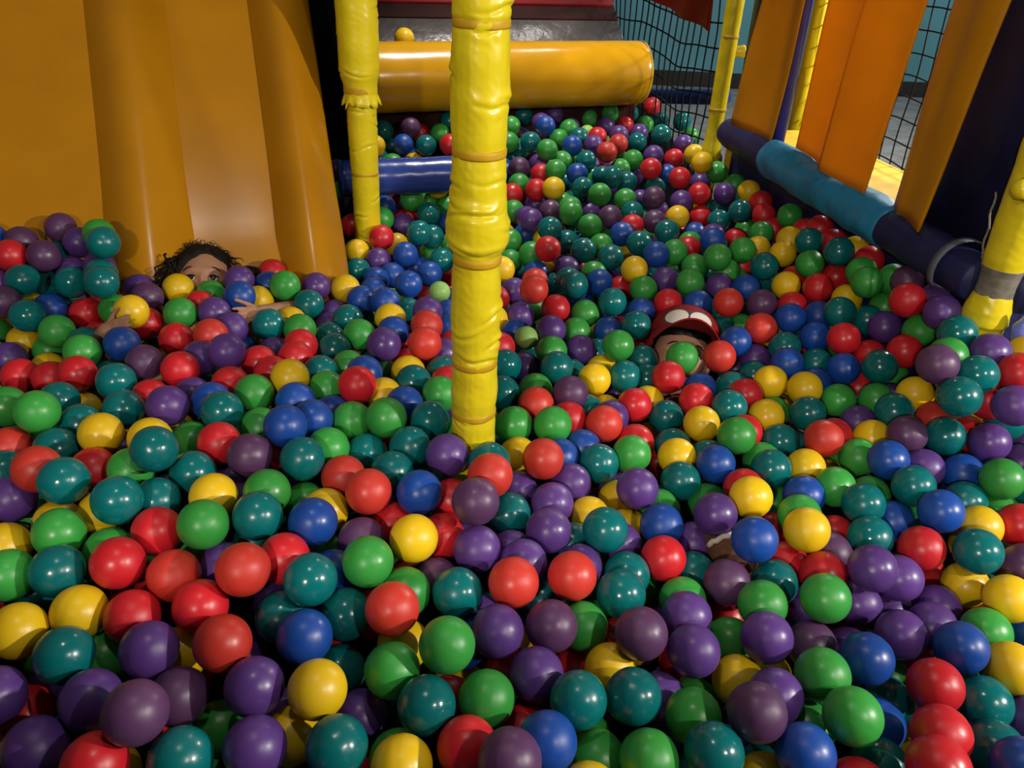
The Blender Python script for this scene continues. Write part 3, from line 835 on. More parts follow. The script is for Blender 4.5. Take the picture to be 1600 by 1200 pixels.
cb.tube(pts, .0045, 10).build('collar', M_trim, boy)
tr = MB().chain([bpel, bkn, ank.lerp(bkn, .2)], [.074, .050, .036]).chain([bpel - U * .05, bkn - U * .12 - Z * .05, (ank - U * .17 - Z * .1).lerp(bkn, .15)], [.070, .050, .036])
remeshed('trousers', tr, M_trousers, boy, .004, 3)
so = MB()
sd = (Vector((.30, -.70, -.40))).normalized()
so.chain([foot + V * .03, foot, foot + sd * .045, foot + sd * .075], [.033, .034, .030, .024])
shoe = remeshed('shoe', so, M_shoe, boy, .003, 4)
ln = MB()
for k, (t, w) in enumerate(((-.012, 1.0), (.058, .9))):
    pts = []
    for q in range(17):
        a = -1.4 + 2.8 * q / 16; c = foot + sd * t
        s_ = sd.cross(Z).normalized(); u_ = s_.cross(sd).normalized()
        pts.append(c + s_ * math.sin(a) * .0345 * w + u_ * math.cos(a) * .0345 * w + sd * .0015 * math.sin(q * 2.1))
    ln.tube(pts, .0048, 8)
l_ = ln.build('lace_trim', M_shoe_white, shoe)

# ------------------------------------------------------------------ plastic balls
def ball_mesh(name, mat, r, nu=40, nv=28):
    v = [Vector((0, 0, r))]; f = []
    for i in range(1, nv):
        th = math.pi * i / nv
        rr = r * (1 - (.010 if i == nv // 2 else 0))         # moulded seam
        for j in range(nu):
            a = 2 * math.pi * j / nu; v.append(Vector((math.sin(th) * math.cos(a), math.sin(th) * math.sin(a), math.cos(th))) * rr)
    v.append(Vector((0, 0, -r))); n = len(v) - 1
    for j in range(nu): f.append((0, 1 + j, 1 + (j + 1) % nu)); f.append((n, n - nu + (j + 1) % nu, n - nu + j))
    for i in range(nv - 2):
        for j in range(nu):
            a = 1 + i * nu + j; b = 1 + i * nu + (j + 1) % nu; f.append((a, a + nu, b + nu, b))
    me = bpy.data.meshes.new(name); me.from_pydata([tuple(p) for p in v], [], f); me.update()
    me.polygons.foreach_set('use_smooth', [True] * len(me.polygons)); me.materials.append(mat)
    return me
KIND = {'R': 'red', 'Y': 'yellow', 'G': 'green', 'B': 'blue', 'T': 'teal', 'P': 'purple', 'L': 'pale_green', 'M': 'plum', 'O': 'scarlet'}
MESH = {k: ball_mesh('plastic_ball_' + n, BALL[k], .027 if k == 'L' else BALL_R) for k, n in KIND.items()}
rnd = random.Random(21)
# colour letter, position in millimetres, label
BALLS = """
M -393 554 395|plum-purple ball with plum right, in the front left corner
Y -213 621 362|yellow ball with purple ball left of it and blue ball behind it
M 309 622 357|plum-purple ball with green ball left of it and yellow ball behind it
T -178 560 344|teal ball with yellow left, in the front middle
P -289 624 358|purple ball with yellow ball right of it and green ball in front of it
T -84 621 343|teal ball with purple left and yellow in front, in the front middle
P -270 557 340|purple ball with green left, yellow right and purple behind
G 430 633 344|green ball with blue left and blue right, in the front right corner
P -525 559 318|purple ball with red right and red behind, in the front left corner
P -431 666 364|purple ball with plum in front, in the front left corner
G -65 680 381|green ball with purple right and teal behind, in the front middle
O -339 668 379|red ball with yellow left, teal right and purple in front
T 99 641 340|teal ball with purple left and blue in front, in the front middle
T 169 658 330|teal ball with teal left, purple right and green in front, in the front middle
T -531 655 360|teal ball with yellow behind, in the front left corner
G -13 646 328|green ball with teal left and purple right, in the front middle
P -477 605 346|purple ball with purple left and green behind, in the front left corner
B -247 696 365|blue ball with teal ball left of it and teal ball right of it
O -141 733 383|red ball with plum ball right of it and green ball in front of it
O -337 756 417|red ball with purple left, red right and teal in front
T 256 587 327|teal ball with green left and green behind, lower right of photo
G -133 671 341|green ball with purple in front, in the front middle
M -385 627 330|plum-purple ball with plum left, in the front left corner
T -252 760 401|teal ball with red left, green right and blue behind
M 186 740 352|plum-purple ball with green left and teal behind, in the front middle
P -4 732 352|purple ball with green left and plum right, in the front middle
P 49 688 325|purple ball with blue in front, in the front middle
P 257 733 332|purple ball, plum left, green right, purple behind, purple in front
G 418 702 333|green ball with purple left, blue right and plum behind
B 367 596 321|blue ball with plum ball left of it and purple ball behind it
B 60 583 338|blue ball with plum left, in the front middle
R -516 781 394|red ball with teal left, red right and yellow behind
R 571 707 317|red ball with blue behind, in the front right corner
T -346 537 342|teal ball with plum behind, in the front left corner
M 68 752 345|plum-purple ball with purple left, in the front middle
P 360 759 335|purple ball with plum ball right of it and yellow ball in front of it
R -32 577 330|red ball with yellow left, plum right and green behind, in the front middle
Y -546 723 361|yellow ball with yellow left, in the front left corner
Y -607 689 360|yellow ball with purple in front, in the front left corner
M 17 537 367|plum-purple ball with red left and blue right, in the front middle
G -185 804 396|green ball with teal ball left of it and plum ball behind it
T 642 704 292|teal ball with red left and teal in front, in the front right corner
O 15 801 373|red ball with teal left, in the front middle
T -594 771 384|teal ball with green left, in the front left corner
B 493 742 322|blue ball with purple right, in the front right corner
T -62 799 351|teal ball with plum left and red right, in the front middle
G 247 653 304|green ball with purple left, in the front middle
G -420 841 416|green ball with red ball left of it and teal ball right of it
R -389 729 375|red ball with purple left, red right and red in front
B 627 763 329|blue ball with purple left and red in front, in the front right corner
T -552 872 426|teal ball with teal left, teal right and green behind, central left of photo
T -353 869 412|teal ball with yellow left, green right and green behind
G 459 827 346|green ball with teal ball left of it and plum ball in front of it
O 98 833 360|red ball with teal left, purple behind and green in front
G 182 586 310|green ball with green left, teal right and teal behind, in the front middle
T -208 754 347|teal ball with blue left, red right and green behind
Y -131 869 384|yellow ball with red left, red right and blue behind, near the front yellow post
R -433 523 346|red ball with plum behind, in the front left corner
O -442 778 379|red ball with red left, purple right and red behind
T -641 901 433|teal ball with teal behind, at the left edge
B -276 873 402|blue ball, teal left, plum right, green behind, red in front
R -494 853 389|red ball with red left, green right and red in front
M -45 907 426|plum-purple ball with red behind and purple in front, near the front yellow post
T 169 824 339|teal ball with teal ball behind it and plum ball in front of it
P -40 877 362|purple ball with red left, purple right and plum behind, near the front yellow post
P 544 882 356|purple ball with plum ball left of it and purple ball right of it
P 568 803 306|purple ball with blue left, in the front right corner
R -476 720 360|red ball with yellow right and red behind, in the front left corner
T -534 966 450|teal ball with yellow left, green right and purple behind
B 377 921 367|blue ball with red right, beside the brown shoe
O -209 945 405|red ball with teal right, near the front yellow post
R 540 627 326|red ball with red behind and red in front, in the front right corner
T 720 926 360|teal ball with plum right, at the right edge
G -624 836 392|green ball with yellow left, at the left edge
T 153 936 360|teal ball with yellow left, yellow behind and teal in front
B -134 957 398|blue ball with red right and red in front, near the front yellow post
Y -104 551 327|yellow ball with teal left and red right, in the front middle
P -174 656 268|purple ball with yellow left, in the front middle
Y 465 951 366|yellow ball with blue ball left of it and red ball in front of it
M 337 885 312|plum-purple plastic ball beside the brown shoe
P 66 931 357|purple ball with purple behind, near the front yellow post
T -324 1007 415|teal ball with plum ball left of it and green ball right of it
Y 693 748 311|yellow ball with blue left, in the front right corner
R 246 924 319|red ball with teal left and teal right, beside the brown shoe
R 505 569 345|red ball with teal left, teal right and red behind, lower right of photo
T 623 637 290|teal ball with teal behind, in the front right corner
Y -247 606 294|yellow ball with purple ball left of it and yellow ball behind it
G -345 632 266|green ball with teal left, purple right and purple behind
P 261 802 323|purple ball with plum left, green behind and purple in front
G 125 608 276|green ball with blue left and teal behind, in the front middle
P 337 1001 348|purple ball with yellow right, beside the brown shoe
M -408 1009 415|plum-purple ball, red left, blue right, green behind, green in front
Y 325 730 281|yellow ball with purple left, purple right and plum in front
B 697 1008 370|blue ball with blue behind, at the right edge
P -100 1048 406|purple ball with blue in front, near the front yellow post
G -663 770 373|green ball with teal right and yellow behind, in the front left corner
G 373 827 328|green ball with plum left, teal behind and purple in front, lower right of photo
G -772 1072 437|green ball with green left, at the left edge
R 649 949 341|red ball with blue behind, at the right edge
Y 745 862 328|yellow ball with yellow left, in the front right corner
G 115 789 308|green ball with plum left, in the front middle
P 217 1055 351|purple ball with yellow left, teal right and blue in front
G 827 1081 387|green ball with blue left, at the right edge
O 58 1081 384|red ball with yellow left, green behind and purple in front, near the front yellow post
Y 401 1037 358|yellow ball with purple left, beside the brown shoe
B -364 1064 437|blue ball with green ball left of it and blue ball right of it
T 758 1161 496|teal ball with red left, teal behind and red in front, by the near right post
T -292 746 344|teal ball with red left, blue right and teal behind, lower left of photo
Y -664 1053 412|yellow ball with teal left and red in front, central left of photo
R -301 809 390|red ball with red left, teal right and blue behind
G -514 700 303|green ball with teal left and red behind, in the front left corner
T 682 1076 368|teal ball with purple behind and blue in front, at the right edge
Y 150 729 293|yellow ball with plum behind, in the front middle
G -212 1133 418|green ball with blue right, near the front yellow post
M 442 793 287|plum-purple ball with purple ball left of it and blue ball right of it
P -584 1128 424|purple ball with red left, red behind and teal in front
M 738 1221 525|plum-purple ball with green right, by the near right post
T 591 1044 350|teal ball with blue ball right of it and green ball behind it
T -492 985 394|teal ball with teal left, green behind and green in front, central left of photo
O -701 936 425|red ball with red left and purple in front, at the left edge
B 253 997 324|blue ball, purple left, purple right, purple behind, red in front
P -747 926 374|purple ball with teal right, at the left edge
Y 724 928 290|yellow ball with purple left, in the front right corner
P 854 1182 394|purple ball with red left and green in front, at the right edge
Y -436 921 401|yellow ball with teal right, plum behind and green in front
O -27 974 424|red ball with red left and purple right, near the front yellow post
R -471 1050 407|red ball, green left, plum right, teal behind, yellow in front
B 665 1144 372|blue ball with purple ball right of it and yellow ball behind it
P 354 678 318|purple ball, plum left, green right, purple behind, blue in front
P 601 902 321|purple ball with purple left, purple right and red behind
T 303 1119 324|teal ball with purple left, green right and blue in front
B 371 1158 336|blue ball with teal left, green right and green behind
T 581 977 335|teal ball with blue ball right of it and purple ball in front of it
T 5 992 336|teal ball with plum left, near the front yellow post
T 788 1206 387|teal ball with plum left and red behind, at the right edge
T 160 1137 340|teal ball, purple left, green right, red behind, yellow in front
T 476 617 273|teal ball with red right and blue behind, lower right of photo
G 697 818 303|green ball with yellow behind, in the front right corner
T -489 1121 423|teal ball with purple left, green right and red in front
T -212 712 285|teal ball with yellow left, teal behind and purple in front
R -282 1236 419|red ball with yellow ball right of it and blue ball behind it
P 542 884 282|purple ball with green left, purple right and purple behind, lower right of photo
T -524 923 386|teal ball with teal left, green behind and red in front
T 464 1140 344|teal ball with green left, yellow right and teal behind
T -675 1152 397|teal ball with teal left, red right and teal in front
G -460 1201 412|green ball with red left, yellow right and red behind
G 415 1211 364|green ball with yellow left, yellow right and blue in front
O 577 1217 363|red ball with teal left, green right and teal behind
P 629 834 294|purple ball with purple left and blue right, in the front right corner
T -142 1169 393|teal ball with blue left, near the front yellow post
T -166 1088 391|teal ball with teal left and purple right, near the front yellow post
P -599 613 333|purple ball with red right and yellow behind, in the front left corner
G -362 940 399|green ball with yellow ball left of it and plum ball behind it
O -260 1002 387|red ball with red ball right of it and yellow ball in front of it
G -276 1152 395|green ball with blue ball left of it and red ball behind it
P 844 1145 493|purple ball with purple in front, at the right edge
T 413 896 306|teal ball with plum left, beside the brown shoe
M 719 1207 386|plum-purple ball with yellow ball left of it and teal ball behind it
G 78 1213 367|green ball with green left, red behind and blue in front, near the front yellow post
G 330 803 276|green ball with purple ball left of it and yellow ball in front of it
G 221 1170 340|green ball with teal left, teal right and red behind, central middle of photo
O 177 1252 350|red ball with red left, red right and teal in front, central middle of photo
Y 369 1286 339|yellow ball with red behind, near the child in the cap
G 7 1223 357|green ball with green right, teal behind and yellow in front, near the front yellow post
P -551 1329 425|purple ball with purple behind, near the child by the slide
T 806 1211 513|teal ball with green left, red right and purple behind, by the near right post
P 75 1020 339|purple ball with red behind, near the front yellow post
M -702 1305 405|plum-purple ball with blue left, near the child by the slide
G 569 1109 334|green ball with blue left, teal right and green behind
R -827 1288 384|red ball with red left, teal right and green behind
B 803 1145 350|blue ball with purple left and green right, at the right edge
R -594 639 267|red ball with purple right, in the front left corner
G 644 1204 334|green ball, red left, blue right, yellow behind, green in front
T -19 1343 353|teal ball with teal behind and green in front, near the front yellow post
R -650 988 389|red ball with teal left and green right, at the left edge
R 485 901 322|red ball with red ball left of it and plum ball behind it
R -96 917 348|red ball with yellow left, purple right and plum in front, near the front yellow post
T -728 1240 400|teal ball with plum ball right of it and blue ball behind it
R 785 1471 538|red ball with plum behind, by the near right post
T 539 736 245|teal ball with green left and blue in front, in the front right corner
T -186 1021 386|teal ball with blue right and teal behind, near the front yellow post
P -262 1408 415|purple ball with red ball right of it and blue ball behind it
P 29 865 350|purple ball with purple left, red right and purple behind, lower middle of photo
Y -412 710 311|yellow ball with purple left, red right and plum in front
R -625 1282 407|red ball with plum left, near the child by the slide
Y 766 1005 344|yellow ball with blue left and red right, at the right edge
T 746 1422 410|teal ball with blue ball left of it and purple ball behind it
P 108 1082 335|purple ball with yellow in front, near the front yellow post
O -184 1446 402|red ball with yellow in front, near the front yellow post
Y -795 1469 432|yellow ball with green left and red right, near the child by the slide
G -134 797 349|green ball, green left, plum right, yellow behind, red in front
T 585 1329 347|teal ball with yellow left, yellow behind and red in front
R 835 1013 346|red ball with green behind, at the right edge
B -783 1386 400|blue ball with plum right, near the child by the slide
G -134 1274 385|green ball with teal left and red behind, near the front yellow post
B 499 682 267|blue ball with red right, in the front right corner
T -242 1099 365|teal ball with green left, teal right and red in front, near the front yellow post
T -1016 1469 411|teal ball with plum left, teal behind and yellow in front
T -732 1034 391|teal ball with green behind and teal in front, at the left edge
R -965 1324 351|red ball with purple behind, at the left edge
M -210 883 362|plum-purple ball with yellow ball left of it and red ball behind it
T -872 1520 472|teal ball with teal left, near the child by the slide
G -950 1450 388|green ball with teal left, green right and green in front
B 650 1046 314|blue ball with blue ball right of it and teal ball behind it
P 858 1277 525|purple ball with red right, by the near right post
B -337 1124 413|blue ball with blue left, green right and green behind, central left of photo
R 328 1451 347|red ball with green behind, near the child in the cap
T 315 1354 308|teal ball with red left, near the child in the cap
Y 538 1171 328|yellow ball with teal left, green right and red behind
G 668 1393 343|green ball with blue left, green right and purple in front
G -583 975 401|green ball with red ball left of it and teal ball in front of it
B 700 1479 371|blue ball with teal left, red right and red behind
T 736 1301 379|teal ball with yellow ball right of it and plum ball in front of it
Y -407 1246 422|yellow ball with red left, teal right and red behind
O 441 1501 376|red ball with green left, near the child in the cap
Y 308 1189 326|yellow ball with green ball left of it and blue ball right of it
M 116 1340 362|plum-purple ball with yellow right, near the front yellow post
T 431 1333 351|teal ball with yellow left and green in front, near the child in the cap
R 804 1456 431|red ball with plum right, by the near right post
G -299 1069 394|green ball with teal left, teal right and blue behind
T 827 1341 530|teal ball with green left and green in front, by the near right post
P 827 1411 540|purple ball with green left and purple behind, by the near right post
P 798 1553 439|purple ball with green right, by the near right post
T -902 1615 524|teal ball with purple left, green behind and teal in front
T 515 1255 326|teal ball with green left, red right and yellow behind
P 314 1006 282|purple ball with red left, beside the brown shoe
R 709 1534 416|red ball with blue left and blue in front, under the light blue rail
R 249 1362 328|red ball with red left, near the child in the cap
M -1039 1612 488|plum-purple ball with plum ball left of it and plum ball behind it
T 240 1472 332|teal ball with yellow left, teal right and green behind, near the child in the cap
T 186 888 315|teal ball, red left, red right, purple behind, teal in front
G 228 1539 371|green ball with teal right, near the child in the cap
G 773 1636 507|green ball with yellow left and green in front, under the light blue rail
Y 537 1434 356|yellow ball with yellow right and yellow in front, near the child in the cap
T -533 1530 387|teal ball with purple left and yellow behind, near the child by the slide
P 216 705 269|purple ball, teal left, green right, purple behind, green in front, in the front middle
R -698 1441 387|red ball with green behind, near the child by the slide
Y 789 1344 394|yellow plastic ball by the near right post
T -975 1584 440|teal ball with teal left, purple behind and blue in front
T -1068 1563 449|teal ball with teal ball right of it and plum ball in front of it
T 93 1461 352|teal ball with plum in front, near the front yellow post
Y 173 1447 335|yellow ball with plum left, teal right and purple behind
B -613 1596 420|blue ball with yellow right, near the child by the slide
P 667 890 275|purple ball with yellow right and purple in front, in the front right corner
Y 595 1396 366|yellow ball with yellow ball left of it and blue ball right of it
T -16 1476 343|teal ball with red behind, near the front yellow post
B 613 582 332|blue ball with teal left, in the front right corner
O 552 1605 398|red ball with blue left and plum behind, under the light blue rail
Y 503 1322 340|yellow ball with green ball left of it and yellow ball behind it
R 374 1373 340|red ball with teal right and yellow in front, near the child in the cap
Y -702 828 368|yellow ball with purple behind, at the left edge
B 506 1079 334|blue ball with teal ball left of it and yellow ball behind it
O 48 1300 356|red ball with teal left and red right, near the front yellow post
G -719 1524 406|green ball with red left and yellow behind, near the child by the slide
T -730 1109 391|teal ball with yellow right, at the left edge
G -536 1681 414|green ball with blue left and teal right, near the child by the slide
G -848 1354 395|green ball with green left, blue right and teal behind
R 875 1209 522|red ball with purple left, by the near right post
G -534 1086 381|green ball with red ball right of it and purple ball behind it
T 724 1621 439|teal ball with teal right and yellow behind, under the light blue rail
B 631 1656 403|blue ball with blue right, under the light blue rail
B 582 1484 375|blue ball with purple ball left of it and teal ball behind it
G -863 1128 407|green ball with green right, at the left edge
G 364 1508 365|green ball with red in front, near the child in the cap
O 499 1710 411|red ball with purple behind and teal in front, near the child in the cap
P -395 826 353|purple ball with red ball right of it and green ball behind it
R -949 1565 375|red ball with green ball left of it and green ball right of it
T 760 1791 520|teal ball with green left and red in front, under the light blue rail
G -334 1518 378|green ball with teal left, purple right and teal behind
T -818 1201 377|teal ball with green left and red behind, at the left edge
G 270 864 292|green ball with plum right, beside the brown shoe
T 301 937 278|teal ball with red left, beside the brown shoe
B -380 1179 413|blue ball with green ball left of it and green ball right of it
G 848 1504 456|green ball with purple left and purple right, by the near right post
P 733 1147 355|purple ball with plum behind, at the right edge
B 674 1597 386|blue ball with blue behind and teal in front, under the light blue rail
G -346 1265 390|green ball with blue left, red right and blue in front
T 283 1664 362|teal ball with blue behind, near the child in the cap
R -1108 1604 488|red ball with plum ball right of it and plum ball behind it
Y -275 936 371|yellow ball with green ball left of it and plum ball right of it
R 717 1756 440|red ball with red left, green behind and blue in front, under the light blue rail
T 776 1074 341|teal ball with blue left, at the right edge
O -816 1045 381|red ball with green behind, at the left edge
Y -596 899 377|yellow ball with red right and red behind, at the left edge
O 42 1753 403|red ball with purple left, teal right and purple in front
P 151 1583 333|purple ball with teal ball left of it and yellow ball in front of it
T 235 1769 373|teal ball with green left, blue right and red behind, near the child in the cap
R 373 1782 372|red ball with blue left, blue right and purple behind, central middle of photo
M -99 851 320|plum-purple ball with green ball left of it and red ball behind it
B 445 1778 374|blue ball with red left and red right, near the child in the cap
R 450 954 293|red ball with red right, beside the brown shoe
T -191 1322 380|teal ball with green right and blue in front, near the front yellow post
M 575 1704 414|plum-purple ball with blue right, near the child in the cap
T -479 1659 379|teal ball with green left, purple right and purple behind, central left of photo
Y -129 736 314|yellow ball with green right and red behind, in the front middle
M 518 962 310|plum-purple ball with red ball left of it and purple ball right of it
G 478 1015 342|green ball, blue left, green right, blue behind, yellow in front
R -175 944 343|red ball with plum left, near the front yellow post
T 143 1821 391|teal ball with teal left, green right and purple behind
T 617 1870 445|teal ball with green left and yellow behind, under the light blue rail
M 807 935 327|plum-purple ball with red behind, in the front right corner
M -1057 1729 510|plum-purple ball with purple right and plum in front, upper left of photo
Y -52 1734 328|yellow ball with blue ball right of it and red ball behind it
B 490 1568 379|blue ball with purple right, near the child in the cap
Y 687 1258 343|yellow ball with plum ball right of it and green ball in front of it
B -271 1827 369|blue ball with blue ball left of it and teal ball in front of it
Y -773 1651 407|yellow ball with plum left, near the child by the slide
P -614 1350 396|purple ball with purple right, near the child by the slide
Y -434 2987 803|single yellow ball resting alone on top of the golden roller
"""
proto = {}
for line in BALLS.strip().split('\n'):
    head, lab = line.split('|'); k, x, y, z = head.split()
    if k not in proto:
        o = proto[k] = bpy.data.objects.new('plastic_ball', MESH[k])
    else:
        o = proto[k].copy()
    COL.objects.link(o)
    o.location = (int(x) / 1000, int(y) / 1000, int(z) / 1000)
    o.rotation_euler = (rnd.uniform(0, 6.28), rnd.uniform(0, 6.28), rnd.uniform(0, 6.28))
    tag(o, lab, 'ball', 'plastic balls lying at the front and middle of the pit')

